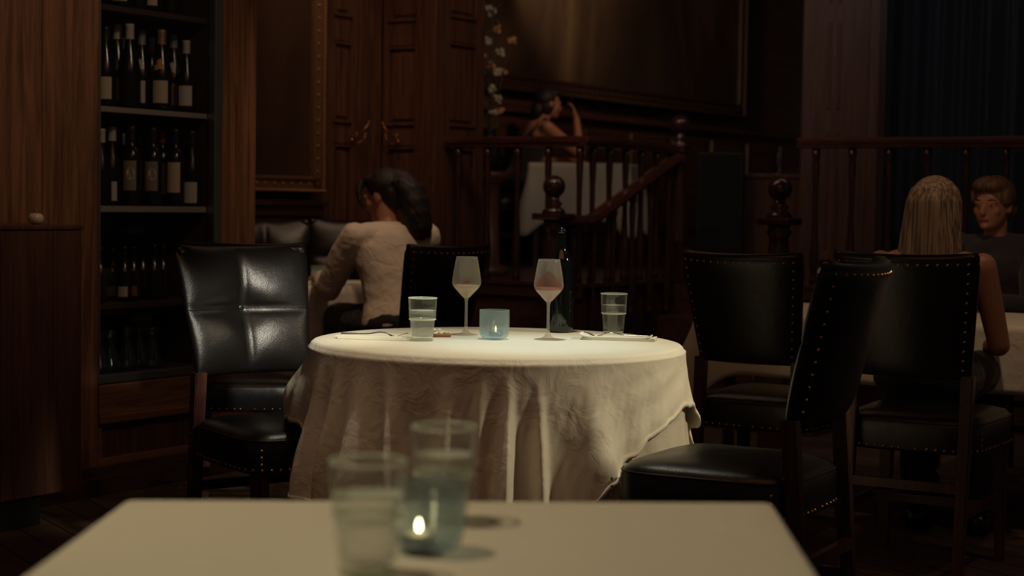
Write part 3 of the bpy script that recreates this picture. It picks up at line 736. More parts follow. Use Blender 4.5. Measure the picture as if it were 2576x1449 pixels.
# black speaker cabinets beside the stairs
def speaker(px, Y, wd, z0, z1, txt, name='loudspeaker'):
    p = at_px(px, Y); r = thing(name, txt, 'loudspeaker', (p.x, p.y, z0), math.radians(-10), 'black loudspeakers by the stairs')
    obj('box_body', box(-wd / 2, wd / 2, 0, .28, 0, z1 - z0, .008), M_black, r, False)
    obj('front_grille', box(-wd / 2 + .015, wd / 2 - .015, -.008, .002, .015, z1 - z0 - .015, .003), M_blackcloth, r, False)
    return r
speaker(1806, 10.9, .30, PZ, 1.50, 'tall black loudspeaker on the gallery floor behind the head of the stairs')
# low gallery ledge with candlestick
b = box(0, .75, 0, .25, PZ, 1.34, .004); add_box(b, -.02, .77, -.02, .27, 1.34, 1.37, .005)
lg = obj('sideboard', b, W_dark, None, False, at_px(1860, 11.3), math.radians(-8)); tag(lg, 'low dark wooden sideboard against the back wall right of the loudspeaker', 'sideboard')
p = at_px(1950, 11.38); r = thing('candle_lamp', 'slim amber glass candle lamp on the dark sideboard', 'lamp', (p.x, p.y, 1.3705))
obj('lamp_foot', lathe([(0, 0), (.03, 0), (.03, .008), (.008, .015), (.006, .05), (0, .05)], 20), M_brass, r)
obj('glass_chimney', lathe([(.014, .05), (.018, .07), (.013, .12), (.011, .17), (.010, .17), (.012, .12), (.016, .07), (.012, .05)], 20), G_carafe, r)
obj('amber_candle', lathe([(0, .051), (.009, .051), (.008, .10), (0, .105)], 16), L_tan, r)

# flowers at the end of the panelled wall
def flowers():
    p = at_px(1226, 10.35)
    ped = obj('pedestal', lathe([(0, 0), (.13, 0), (.13, .04), (.07, .07), (.06, .5), (.07, .56), (.12, .60), (.12, .64), (0, .64)], 24), W_dark, None, True, (p.x, p.y, PZ)); tag(ped, 'turned dark wood pedestal carrying the dried flowers', 'pedestal')
    r = thing('flower_arrangement', 'tall loose arrangement of cream and orange dried flowers behind the panelled wall', 'flowers', (p.x, p.y, PZ + .6405))
    obj('vase', lathe([(0, 0), (.05, 0), (.07, .06), (.075, .12), (.05, .2), (.035, .24), (.045, .26), (.04, .26), (.03, .24), (0, .23)], 24), M_black, r)
    R = random.Random(5)
    spots = [(0, .98, 0), (.03, .88, 1), (-.02, .8, 0), (.055, .73, 0), (.125, .80, 1), (.0, .66, 1), (.04, .6, 0), (.075, .62, 1), (.01, .5, 0), (.045, .44, 0), (.02, .36, 0), (.06, .38, 1), (-.06, .7, 0), (-.09, .5, 0), (.015, 1.08, 0), (-.03, 1.0, 0)]
    for i, (x, z, c) in enumerate(spots):
        y = R.uniform(-.06, .06)
        obj('stem', add_tube(bmesh.new(), [(0, 0, .2), (x * .4, y * .5, z * .6), (x, y, z)], .0025, 5), M_leaf, r)
        b = bmesh.new()
        for k in range(9):
            a = k * 2.4; rr = .012 + .010 * R.random()
            add_ball(b, (x + .016 * math.cos(a), y + .016 * math.sin(a), z + R.uniform(-.018, .02)), (rr, rr, rr * .6), 1, M3=Euler((R.random() * 3, R.random() * 3, 0)).to_matrix())
        obj('blossom', b, M_petal2 if c else M_petal, r)
    b = bmesh.new()
    for k in range(70):
        z = R.uniform(.25, 1.05); x = R.uniform(-.08, .07) * (1.2 - z * .5); y = R.uniform(-.08, .08); d = Vector((R.uniform(-1, 1), R.uniform(-1, 1), R.uniform(-.2, 1))).normalized() * .035; s = d.orthogonal().normalized() * .009
        c = Vector((x, y, z)); vs = [b.verts.new(c), b.verts.new(c + d * .5 + s), b.verts.new(c + d), b.verts.new(c + d * .5 - s)]; b.faces.new(vs)
    obj('foliage', b, M_leaf, r)['kind'] = 'stuff'
flowers()

# ------------------------------------------------------------------ cloth drapes
def drape(name, outline, z, dropfn, foldfn, mat, parent=None, edge=.012, nd=22, ntop=14, thick=.0016, hemfn=None, top=True):
    """outline: dense closed list of (x,y); dropfn(i) length below the top; foldfn(i, s) outward push at distance s below the top"""
    n = len(outline); P = [Vector((x, y, 0)) for x, y in outline]; cen = sum(P, Vector()) / n
    area2 = sum(P[i].x * P[(i + 1) % n].y - P[(i + 1) % n].x * P[i].y for i in range(n)); sg = 1 if area2 > 0 else -1
    nor = []
    for i in range(n):
        t = P[(i + 1) % n] - P[i - 1]; nor.append(Vector((t.y, -t.x, 0)).normalized() * sg)
    b = bmesh.new(); rings = []
    if top:
        c = b.verts.new((cen.x, cen.y, z))
        for k in range(1, ntop + 1):
            s = k / ntop
            rings.append([b.verts.new(cen + (P[i] - nor[i] * edge - cen) * s + Vector((0, 0, z))) for i in range(n)])
        for i in range(n): b.faces.new((c, rings[0][i], rings[0][(i + 1) % n]))
    for a in (.3, .6, .85):
        an = a * PI / 2; rings.append([b.verts.new(P[i] + nor[i] * (edge * (math.sin(an) - 1)) + Vector((0, 0, z - edge * (1 - math.cos(an))))) for i in range(n)])
    for k in range(0, nd + 1):
        ring = []
        for i in range(n):
            D = dropfn(i); s = (D - edge) * (k / nd) ** 1.1
            out = foldfn(i, s)
            dz = s * (1 - .0 * s)
            ring.append(b.verts.new(P[i] + nor[i] * out + Vector((0, 0, z - edge - dz))))
        rings.append(ring)
    for p_, q_ in zip(rings, rings[1:]):
        for i in range(n): b.faces.new((p_[i], p_[(i + 1) % n], q_[(i + 1) % n], q_[i]))
    bmesh.ops.recalc_face_normals(b, faces=b.faces[:])
    o = obj(name, b, mat, parent)
    m = o.modifiers.new('thickness', 'SOLIDIFY'); m.thickness = thick; m.offset = -1
    return o
def rounded_poly(pts, r, step=.012, cs=6):
    out = []; n = len(pts); P = [Vector((x, y)) for x, y in pts]
    for i in range(n):
        a, p, c = P[i - 1], P[i], P[(i + 1) % n]; u = (a - p).normalized(); v = (c - p).normalized()
        s, e = p + u * r, p + v * r
        for k in range(cs + 1):
            t = k / cs; out.append(tuple((s * (1 - t) ** 2 + p * 2 * t * (1 - t) + e * t * t)))
        e2 = c + (p - c).normalized() * r; L = (e2 - e).length; m = max(1, int(L / step))
        for k in range(1, m): out.append(tuple(e.lerp(e2, k / m)))
    return out

# --- round table
TC = Vector((-.040, 4.755, 0)); TR = .532; TZ = .75
tb = thing('round_table', 'round pedestal dining table hidden under two ivory tablecloths', 'table', TC)
obj('tabletop', lathe([(0, TZ - .032), (TR - .01, TZ - .032), (TR - .003, TZ - .02), (TR - .006, TZ - .006), (0, TZ - .006)], 64), W_mahog, tb)
obj('pedestal', lathe([(0, .06), (.07, .06), (.05, .15), (.045, .4), (.07, .6), (.15, .68), (.15, TZ - .033), (0, TZ - .033)], 24), W_mahog, tb)
for k in range(4):
    a = k * PI / 2 + .6; obj('foot', add_tube(bmesh.new(), [(0, 0, .12), (.2 * math.cos(a), .2 * math.sin(a), .07), (.34 * math.cos(a), .34 * math.sin(a), .022)], [.035, .03, .022], 10), W_mahog, tb)
NA = 720
circ = [(TC.x + TR * math.cos(2 * PI * i / NA), TC.y + TR * math.sin(2 * PI * i / NA)) for i in range(NA)]
def adeg(i): a = 360 * i / NA; return a - 360 if a > 180 else a
def ridge(a, c, w, h): d = (a - c + 180) % 360 - 180; return h * math.exp(-(d / w) ** 2)
hem = [(-180, .235), (-172, .22), (-163, .225), (-156, .30), (-150, .41), (-135, .45), (-110, .45), (-85, .44), (-72, .415), (-66, .375), (-61, .325), (-50, .262), (-43, .225), (-30, .185), (-20, .158), (-10, .165), (0, .20), (8, .25), (18, .33), (30, .40), (45, .40), (70, .22), (90, .17), (110, .22), (135, .42), (155, .32), (168, .25), (180, .235)]
RIDG = [(-176, 5, .055, 0), (-166, 2.6, .040, 0), (-152, 2.6, .050, .1), (-140, 2.4, .055, -.05), (-130, 4.2, .060, .05), (-121, 1.7, .060, .25), (-103, 2.6, .045, 0), (-94, 1.7, .030, 0), (-86, 1.35, .062, -.05), (-78, 1.3, .034, .02), (-63, 4.6, .060, .04), (-46, 3.2, .020, 0), (-35, 3, .014, .05), (-22, 6, .02, 0), (-6, 7, .04, 0), (6, 4, .04, 0), (18, 4, .05, 0), (35, 5, .05, 0), (60, 5, .04, 0), (85, 5, .04, 0), (110, 6, .05, 0), (140, 6, .06, 0), (165, 5, .05, 0)]
def fold_under(i, s):
    a = adeg(i); g = smoothstep(0, .7, s)
    e = .016 * math.sin(a * .19) + .016 * math.sin(a * .33 + 1) + .008 * math.sin(a * .61)
    return .002 + (.050 + e) * g * (1 - .3 * g)
def fold_over(i, s):
    a = adeg(i); g = smoothstep(.0, .34, s); e = 0; under = fold_under(i, s) + .003
    for c, w_, h, dr in RIDG: e += ridge(a, c + dr * s * 60, w_ * (1.0 + .35 * s / .3), h * 1.15)
    base = .003 * smoothstep(0, .1, s) + .004 * math.sin(a * .31 + s * 9) * g
    bulge = ridge(a, 180, 16, .042) * smoothstep(.02, .13, s) * (1 - .75 * smoothstep(.13, .24, s))
    wr = .0008 * math.sin(a * 1.7 + 40 * s) * math.sin(31 * s + a * .4) * smoothstep(.02, .1, s)
    w2 = .0022 * math.sin(70 * s + a * .25) * math.exp(-((a + 35) / 26) ** 2) * smoothstep(.01, .06, s)
    return under + base + e * g + bulge + wr + w2
def drop_over(i):
    a = adeg(i); return lerp_table(hem, a) + .003 * math.sin(a * .35)
oc = drape('tablecloth', circ, TZ + .004, drop_over, fold_over, M_cloth, nd=46, edge=.018)
tag(oc, 'square ivory overcloth with deep folds draped on the round table', 'tablecloth')
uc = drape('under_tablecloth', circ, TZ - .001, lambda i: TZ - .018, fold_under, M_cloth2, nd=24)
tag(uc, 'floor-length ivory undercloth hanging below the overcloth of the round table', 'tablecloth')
# rolled hem on the overcloth
b = bmesh.new(); pts = []
for i in range(0, NA, 2):
    D = drop_over(i); s = D - .018; o_ = fold_over(i, s); a = 2 * PI * i / NA
    pts.append(Vector((TC.x + (TR + o_) * math.cos(a), TC.y + (TR + o_) * math.sin(a), TZ + .004 - D)))
rings = []
for i, p in enumerate(pts):
    t = (pts[(i + 1) % len(pts)] - pts[i - 1]).normalized(); a_ = Vector((p.x - TC.x, p.y - TC.y, 0)).normalized(); c_ = t.cross(a_).normalized()
    rings.append([b.verts.new(p + a_ * u * .0022 + c_ * v * .006 + Vector((0, 0, .004))) for u, v in ((1, -1), (1, 1), (-1, 1), (-1, -1))])
for i in range(len(rings)):
    p_, q_ = rings[i], rings[(i + 1) % len(rings)]
    for k in range(4): b.faces.new((p_[k], p_[(k + 1) % 4], q_[(k + 1) % 4], q_[k]))
bmesh.ops.recalc_face_normals(b, faces=b.faces[:])
obj('hem', b, M_cloth, oc)

# --- front table
FT = [(-.512, 1.42), (.322, 1.42), (.356, 2.237), (-.504, 2.181)]
ft = thing('front_table', 'near square dining table under a smooth ivory cloth', 'table', (-.085, 1.82, 0))
fo = rounded_poly([(x + .085, y - 1.82) for x, y in FT], .03)
b = bmesh.new(); poly_prism(b, [(x * .985, y * .985) for x, y in fo], TZ - .035, TZ - .003); obj('tabletop', b, W_mahog, ft, False)
for sx, sy in ((-.36, -.34), (.34, -.34), (.36, .33), (-.36, .30)): obj('leg', box(sx - .025, sx + .025, sy - .025, sy + .025, 0, TZ - .036, .005), W_mahog, ft, False)
fo2 = rounded_poly(FT, .018)
nf = len(fo2)
fc = drape('tablecloth', fo2, TZ, lambda i: .26 + .015 * math.sin(i * .21), lambda i, s: .002 + .014 * (1 + math.sin(i * .33)) * smoothstep(0, .24, s), M_cloth3, edge=.007, nd=12)
tag(fc, 'smooth ivory tablecloth on the near table in the foreground', 'tablecloth')

# ------------------------------------------------------------------ tableware
def tumbler(x, y, z, label, group, turn=0, s=1.0):
    r = thing('water_glass', label, 'water glass', (x, y, z), turn, group)
    fl = lambda a, zz: 1 + (.016 * math.cos(a * 14) if .012 < zz < .055 else .006 * math.cos(a * 18))
    p = [(0, .0), (.0285, .0), (.0305, .002), (.0320, .02), (.0345, .052), (.0350, .056), (.0378, .062), (.0382, .066), (.0395, .100), (.0405, .119), (.0402, .121), (.0392, .1215), (.0388, .120),
         (.0376, .100), (.0364, .068), (.0345, .063), (.0322, .056), (.0305, .040), (.0290, .014), (.0200, .0105), (0, .0100)]
    bm = bmesh.new(); add_lathe(bm, [(a * s, b_ * s) for a, b_ in p], 72, fn=fl)
    obj('glass_wall', bm, G_tumbler, r)
    q = [(0, .0108), (.0196, .0112), (.0283, .0148), (.0300, .040), (.0318, .0565), (.0341, .0637), (.0360, .0685), (.0366, .0855), (.0362, .0850), (0, .0848)]
    obj('water', lathe([(a * s, b_ * s) for a, b_ in q], 48), G_water, r)
    def ring(nm, rr, zz, w_): obj(nm, lathe([(rr * s + w_ * math.cos(k * PI / 4), zz * s + w_ * math.sin(k * PI / 4)) for k in range(9)], 64), G_glint, r)
    ring('rim', .0398, .1205, .0018); ring('step_glint_ring', .0368, .0605, .0022); ring('foot_glint_ring', .0285, .003, .0020)  # added pale rings that paint highlights on rim, step and foot
    obj('water_surface_glint', lathe([(0, .0853 * s), (.0368 * s, .0858 * s)], 48), G_watertop, r)
    return r
tumbler(-.252, 4.715, TZ + .0045, 'ribbed tumbler of sparkling water on the round table, left of the wine glasses', 'water tumblers', .2)
tumbler(.313, 5.105, TZ + .0045, 'ribbed tumbler of sparkling water on the right side of the round table', 'water tumblers', .5)
tumbler(-.150, 1.765, TZ + .0005, 'blurred ribbed tumbler nearest the camera, left on the front table', 'water tumblers', .1, 1.0)
tumbler(-.0815, 2.065, TZ + .0005, 'blurred ribbed tumbler behind the blue candle holder on the front table', 'water tumblers', .4, .98)

def wineglass(x, y, z, label, full):
    r = thing('wine_glass', label, 'wine glass', (x, y, z), 0, 'wine glasses on the round table')
    obj('foot', lathe([(0, 0), (.039, 0), (.040, .0012), (.037, .0025), (.022, .0045), (.012, .009), (.0065, .017), (.005, .026), (0, .027)], 48), G_stem, r)
    obj('stem', lathe([(0, .026), (.0050, .026), (.0043, .045), (.0043, .095), (.0055, .104), (.007, .108), (0, .109)], 32), G_stem, r)
    outer = [(.0, .1075), (.006, .1085), (.012, .113), (.024, .126), (.036, .139), (.0415, .148), (.0430, .156), (.0425, .165), (.0385, .192), (.0335, .220), (.0312, .232)]
    inner = [(a - .0009 if a > .002 else 0, z_ + (.0012 if a < .03 else 0)) for a, z_ in outer][::-1]
    obj('bowl', lathe(outer + [(.0308, .2325)] + inner, 64), G_wine, r)
    z1 = .1465
    liq = [(0, .1098), (.0065, .1112), (.0115, .1150), (.0235, .1280), (.0350, .1408), (.0388, z1 - .0015)]
    top = .0400
    obj('wine_depth', lathe(liq + [(0, z1 - .0015)], 48), G_pinkliq, r)
    hgt = .0045 if full else .0012
    obj('wine_surface', lathe([(0, z1 - .0012), (.0392, z1 - .0012), (.0408, z1 + hgt), (0, z1 + hgt)], 48), G_redliq if full else G_pinkliq, r)
    # red arch on the far inner wall, painting the refracted red
    b = bmesh.new(); rows = []
    amp = .044 if full else .012; hw = 1.35 if full else .6
    for i in range(25):
        u = -1 + 2 * i / 24; a = PI / 2 + u * hw; zt = z1 + hgt + .001 + amp * math.exp(-(u * 1.5) ** 2) * (1 - u * u) ** .5; col = []
        for k in range(7):
            zz = z1 + hgt + .0005 + (zt - z1 - hgt - .0005) * k / 6
            rr = .0425 - max(0, zz - .160) * .148 - .0016 if zz > .156 else .0405
            col.append(b.verts.new((rr * math.cos(a), rr * math.sin(a), zz)))
        rows.append(col)
    for p_, q_ in zip(rows, rows[1:]):
        for k in range(6): b.faces.new((p_[k], q_[k], q_[k + 1], p_[k + 1]))
    obj('red_refraction_arch', b, G_redrefl, r)
    b = bmesh.new(); add_ball(b, (.006 if full else .001, -.004, .1185), (.0055, .004, .004), 2); obj('red_refraction_blob', b, G_redliq, r)  # added blob painting the red refracted in the bowl's bottom
    return r
wineglass(-.1345, 4.935, TZ + .0045, 'left wine glass, nearly empty with a trace of pale red wine', False)
wineglass(.106, 4.812, TZ + .0045, 'right wine glass with red wine, standing before the dark bottle', True)

r = thing('open_wine_bottle', 'tall dark green wine bottle without label, behind the right wine glass', 'bottle', (.150, 5.105, TZ + .0045))
obj('glass_body', lathe([(0, .012), (.020, .004), (.034, .0005), (.0375, .006), (.0378, .02), (.0378, .195), (.0365, .214), (.029, .233), (.018, .252), (.0150, .27), (.0142, .308), (.0142, .3195), (.0118, .320), (.0105, .318), (.0105, .27), (0, .26)], 48), G_bottle, r)
obj('lip_ring', lathe([(.0140, .303), (.0160, .304), (.0160, .311), (.0140, .312)], 32), G_bottle, r)

def candle(x, y, z, label, flame=M_flame, off=(0, 0), s=1.0, power=.25, gm=None):
    r = thing('candle_holder', label, 'candle holder', (x, y, z), 0, 'pale blue candle holders')
    P = [(0, .0), (.024, 0), (.033, .003), (.040, .010), (.0430, .021), (.0435, .040), (.0435, .083), (.0432, .0848), (.0418, .0848), (.0412, .083), (.0408, .040), (.0395, .022), (.034, .013), (.024, .0085), (0, .008)]
    obj('glass_cup', lathe([(a * s, b_ * s) for a, b_ in P], 64), gm or G_blue, r)
    t = obj('tealight', lathe([(0, .0085), (.0185, .0085), (.0190, .009), (.0192, .0235), (.0186, .0235), (.0183, .022)], 32), M_alu, r); t.location = (off[0], off[1], 0)
    obj('wax', lathe([(0, .0205), (.0182, .0215), (.0182, .0185), (0, .0185)], 32), M_wax, t)
    obj('wick', lathe([(0, .0205), (.0006, .0205), (.0005, .026), (0, .026)], 8), M_black, t)
    obj('flame', lathe([(0, .0245), (.0016, .026), (.0026, .029), (.0022, .033), (.0010, .037), (0, .0395)], 16), flame, t)
    l = bpy.data.lights.new('flame_light', 'POINT'); l.energy = power; l.color = (1, .62, .28); l.shadow_soft_size = .004
    lo = bpy.data.objects.new('flame_light', l); C.objects.link(lo); lo.parent = t; lo.location = (0, 0, .044)
    return r
candle(-.049, 4.80, TZ + .0045, 'pale blue glass candle holder with lit tealight, centre of the round table', off=(.004, -.004), power=.012)
candle(-.091, 1.885, TZ + .0005, 'blurred blue glass candle holder with bright tealight on the front table', M_flame2, off=(-.010, -.013), s=.95, power=.02, gm=G_blue2)

def napkin(cx, cy, z, w_, d_, ang, label, lift=0):
    r = thing('folded_napkin', label, 'napkin', (cx, cy, z), ang, 'folded napkins on the round table')
    b = bmesh.new(); L = 5
    for k in range(3):
        n = 20; z0 = .0005 + k * .0030; rows = []
        inset = .003 * k * (1 if k % 2 else -1)
        for j in range(3):
            y = -d_ / 2 + d_ * j / 2
            top = []; bot = []
            for i in range(n + 1):
                u = i / n; x = -w_ / 2 + inset + (w_ - abs(inset)) * u
                cur = lift * max(0, (.18 - u) / .18) ** 2 * (k + 1) / 3 + lift * .6 * max(0, (u - .88) / .12) ** 2 * (k + 1) / 3
                top.append((x, y, z0 + .0026 + cur)); bot.append((x, y, z0 + cur * .98))
            rows.append((top, bot))
        T = [[b.verts.new(p) for p in rw[0]] for rw in rows]; B = [[b.verts.new(p) for p in rw[1]] for rw in rows]
        for j in range(2):
            for i in range(n):
                b.faces.new((T[j][i], T[j][i + 1], T[j + 1][i + 1], T[j + 1][i])); b.faces.new((B[j + 1][i], B[j + 1][i + 1], B[j][i + 1], B[j][i]))
        for i in range(n):
            b.faces.new((B[0][i], B[0][i + 1], T[0][i + 1], T[0][i])); b.faces.new((T[2][i], T[2][i + 1], B[2][i + 1], B[2][i]))
        for j in range(2):
            b.faces.new((T[j][0], T[j + 1][0], B[j + 1][0], B[j][0])); b.faces.new((B[j][n], B[j + 1][n], T[j + 1][n], T[j][n]))
    obj('folded_layers', b, M_napkin, r, False)
    return r
napkin(-.385, 4.75, TZ + .0045, .205, .085, math.radians(-14), 'folded ivory napkin under the fork at the left of the round table', .0)
napkin(.315, 4.86, TZ + .0045, .215, .085, math.radians(-9), 'folded ivory napkin with curled ends under the fork at the right', .008)
def fork(p, ang, label, flip=False):
    r = thing('fork', label, 'fork', p, ang, 'forks on the napkins')
    def zc(x): return .006 * math.exp(-((x - .118) / .025) ** 2) - (.004 * smoothstep(.13, .165, x)) + .010 * smoothstep(.16, .195, x) + .0018
    def strip(name, xs, wfn, y0=0, th=.0022):
        b = bmesh.new(); rows = []
        for x in xs:
            w = wfn(x); z = zc(x); rows.append([b.verts.new((x, y0 - w, z)), b.verts.new((x, y0, z + th)), b.verts.new((x, y0 + w, z)), b.verts.new((x, y0, z - th * .3))])
        for p_, q_ in zip(rows, rows[1:]):
            for k in range(4): b.faces.new((p_[k], p_[(k + 1) % 4], q_[(k + 1) % 4], q_[k]))
        b.faces.new(rows[0][::-1]); b.faces.new(rows[-1]); return obj(name, b, M_silver, r)
    strip('handle', [i * .0025 for i in range(56)], lambda x: .0065 * (1 - .72 * smoothstep(0, .085, x)) * smoothstep(-.004, .006, x), th=.0032)
    strip('fork_head', [.137 + i * .002 for i in range(13)], lambda x: .002 + .0095 * smoothstep(.137, .152, x), th=.0018)
    for k in range(4): strip('tine', [.158 + i * .003 for i in range(14)], lambda x: .0016 - .0008 * smoothstep(.17, .195, x), y0=-.0095 + k * .0063, th=.0012)
    return r
fork((-.488, 4.772, TZ + .0138), math.radians(-10), 'silver fork on the left napkin, handle pointing left')
f2 = fork((.408, 4.846, TZ + .0138), math.radians(180 - 10), 'silver fork on the right napkin, tines turned up at its left end')
r = thing('bread_piece', 'torn piece of white bread with brown crust beside the left tumbler', 'bread', (-.203, 4.86, TZ + .0045), math.radians(10))
b = bmesh.new(); add_box(b, -.024, .026, -.018, .018, 0, .0095, .004, 3); obj('crust', b, M_crust, r)
b = bmesh.new()
for k in range(14): add_ball(b, (rnd.uniform(-.024, .022), rnd.uniform(-.014, .014), .0105 + rnd.uniform(0, .003) + (.008 if k < 3 else 0)), (.007, .006, .004), 2)
for v in list(b.verts): v.co.x = max(-.028, v.co.x)
obj('crumb', b, M_crumb, r)

# ------------------------------------------------------------------ chairs
def back_surface(u, v, side):
    """u -1..1 across, v 0..1 up, side +1 front (sitter) / -1 outer back.  returns local point"""
    zz = .615 + .385 * v
    hw = (.185 + .042 * v)
    hw -= .016 * smoothstep(.86, 1, v) ** 2; x = hw * u
    lean = -.205 - .085 * v - .01 * v * v
    curve = -.045 * (1 - u * u)
    edge = (1 - abs(u) ** 6) ** .5 * (1 - abs(2 * v - 1) ** 8) ** .5
    if side > 0:
        tuft = 1.0
        th = .030 * edge
        g = math.exp(-(x / .007) ** 2) * .005 + math.exp(-((v - .50) / .018) ** 2) * .004 + math.exp(-((x / .05) ** 2 + ((v - .50) / .13) ** 2)) * .020
        puff = .024 * (1 - (1 - abs(u)) ** 5) * (1 - abs(u) ** 3) * (1 - (1 - abs(2 * v - 1)) ** 6) * (1 - abs(2 * v - 1) ** 3)
        th += (puff - g) * edge
    else: th = .026 * edge + .004 * edge * (1 - u * u)
    dip = -.010 * (1 - u * u) * v ** 4
    return Vector((x, lean + curve + side * th, zz + dip))
NB, NS = [], []
def chair_meshes():
    D = {}
    nu, nv = 44, 40
    b = bmesh.new(); g = {}
    def ss(t): return math.sin((t - .5) * PI) * .5 + .5
    for side in (1, -1):
        for i in range(nu + 1):
            for j in range(nv + 1):
                u = 2 * ss(i / nu) - 1; v = ss(j / nv)
                if side == -1 and (i in (0, nu) or j in (0, nv)): g[side, i, j] = g[1, i, j]
                else: g[side, i, j] = b.verts.new(back_surface(u, v, side))
        for i in range(nu):
            for j in range(nv):
                q = [g[side, i, j], g[side, i + 1, j], g[side, i + 1, j + 1], g[side, i, j + 1]]
                b.faces.new(q if side < 0 else q[::-1])
    D['back'] = b
    # seams + button
    b = bmesh.new()
    pts = [back_surface(0, .02 + .96 * k / 30, 1) + Vector((0, .001, 0)) for k in range(31)]; add_tube(b, pts, .0014, 6)
    pts = [back_surface(-.97 + 1.94 * k / 40, .50, 1) + Vector((0, .001, 0)) for k in range(41)]; add_tube(b, pts, .0014, 6)
    D['seam'] = b
    b = bmesh.new(); add_ball(b, back_surface(0, .5, 1) + Vector((0, .001, 0)), (.013, .005, .013), 2); D['button'] = b
    # piping along the front edge
    b = bmesh.new()
    # nails on the outer back
    b = bmesh.new(); r = .0048
    for k in range(15):
        u = -.885 + 1.77 * k / 14; p = back_surface(u, .915, -1); NB.append((p, Vector((0, -1, .15))))
    for k in range(11):
        for s in (-1, 1):
            v = .84 - .076 * k; p = back_surface(s * .885, v, -1); NB.append((p, Vector((s * .35, -1, 0))))
    D['bnails'] = b; b.free(); del D['bnails']
    # rim roll along the top
    b = bmesh.new(); add_tube(b, [back_surface(-.985 + 1.97 * k / 30, .955, -1) + Vector((0, .016, 0)) for k in range(31)], .017, 10); D['roll'] = b
    # seat: rounded, wider at the front
    b = bmesh.new(); n = 64; rings = []
    def so(a, k):   # superellipse outline
        c, s = math.cos(a), math.sin(a); e = 2 / 5.5
        x = abs(c) ** e * (1 if c > 0 else -1); y = abs(s) ** e * (1 if s > 0 else -1)
        return Vector(((.222 + .012 * y) * x * k, .225 * y * k, 0))
    prof = [(.0, .386), (.96, .386), (.985, .388), (.995, .395), (1.0, .44), (.995, .468), (.97, .482), (.92, .494), (.75, .505), (.5, .512), (.25, .515), (0, .515)]
    for k, z in prof:
        if k == 0: rings.append([b.verts.new((0, 0, z))] * n)
        else: rings.append([b.verts.new(so(2 * PI * i / n, k) + Vector((0, 0, z))) for i in range(n)])
    for p_, q_ in zip(rings, rings[1:]):
        for i in range(n):
            u = []
            for v in (p_[i], p_[(i + 1) % n], q_[(i + 1) % n], q_[i]):
                if v not in u: u.append(v)
            b.faces.new(u)
    D['seat'] = b
    b = bmesh.new(); add_tube(b, [so(2 * PI * i / 80, .985) + Vector((0, 0, .478)) for i in range(81)], .0028, 6, caps=False); D['piping'] = b
    b = bmesh.new()
    for i in range(72):
        a = 2 * PI * i / 72; p = so(a, 1.0); q = so(a + .02, 1.0); t = (q - p)
        if t.length < 1e-5: continue
        nn = Vector((t.y, -t.x, 0)); 
        pass
    # evenly spaced nails around the bottom edge, plus short columns at each corner
    dense = [so(2 * PI * i / 2000, 1.0) for i in range(2001)]; acc = 0
    for i in range(2000):
        dlt = (dense[i + 1] - dense[i]); acc += dlt.length
        if acc > .0265:
            acc = 0; NS.append((dense[i] + Vector((0, 0, .398)), Vector((dlt.y, -dlt.x, 0)).normalized()))
    for sx in (-1, 1):
        for y in (-.205,):
            for k in range(1, 4): NS.append((Vector((sx * .2175, y + .02, .398 + .019 * k)), Vector((sx, -.05, 0))))
        for k in range(1, 4): NS.append((Vector((sx * .190, -.2255, .398 + .019 * k)), Vector((0, -1, 0))))
        for k in range(1, 4): NS.append((Vector((sx * .205, .2245, .398 + .019 * k)), Vector((0, 1, 0))))
    b.free()
    return D
_CM = {}
for k_, b_ in chair_meshes().items():
    me = bpy.data.meshes.new('chair_' + k_); b_.normal_update(); b_.to_mesh(me); b_.free()
    for p in me.polygons: p.use_smooth = True
    me.materials.append({'back': M_leather, 'roll': M_leather, 'seat': M_leather, 'seam': M_black, 'button': M_leather, 'piping': M_stitch, }[k_])
    _CM[k_] = me
_b2 = bmesh.new(); add_dome(_b2, (0, 0, 0), (0, 0, 1), .0048); NAIL = bpy.data.meshes.new('brass_nail'); _b2.to_mesh(NAIL); _b2.free(); NAIL.materials.append(M_brass)
for _p in NAIL.polygons: _p.use_smooth = True
def leg_mesh(p0, p1, w0, w1):
    b = bmesh.new(); r = []
    for p, w_ in ((p0, w0), ((Vector(p0) + Vector(p1)) / 2, (w0 + w1) / 2), (p1, w1)):
        r.append([b.verts.new(Vector(p) + Vector((sx * w_, sy * w_, 0))) for sx, sy in ((-1, -1), (1, -1), (1, 1), (-1, 1))])
    for p_, q_ in zip(r, r[1:]):
        for i in range(4): b.faces.new((p_[i], p_[(i + 1) % 4], q_[(i + 1) % 4], q_[i]))
    b.faces.new(r[0][::-1]); b.faces.new(r[-1])
    bmesh.ops.recalc_face_normals(b, faces=b.faces[:])
    bmesh.ops.bevel(b, geom=[e for e in b.edges if abs(e.verts[0].co.z - e.verts[1].co.z) > .1], offset=.003, segments=2, affect='EDGES')
    me = bpy.data.meshes.new('chair_leg'); b.to_mesh(me); b.free(); me.materials.append(W_chair); return me
LEGS = [leg_mesh((-.175, -.262, 0), (-.178, -.212, .628), .015, .019), leg_mesh((.175, -.262, 0), (.178, -.212, .628), .015, .019),
        leg_mesh((-.19, .19, 0), (-.185, .175, .388), .014, .021), leg_mesh((.19, .19, 0), (.185, .175, .388), .014, .021)]
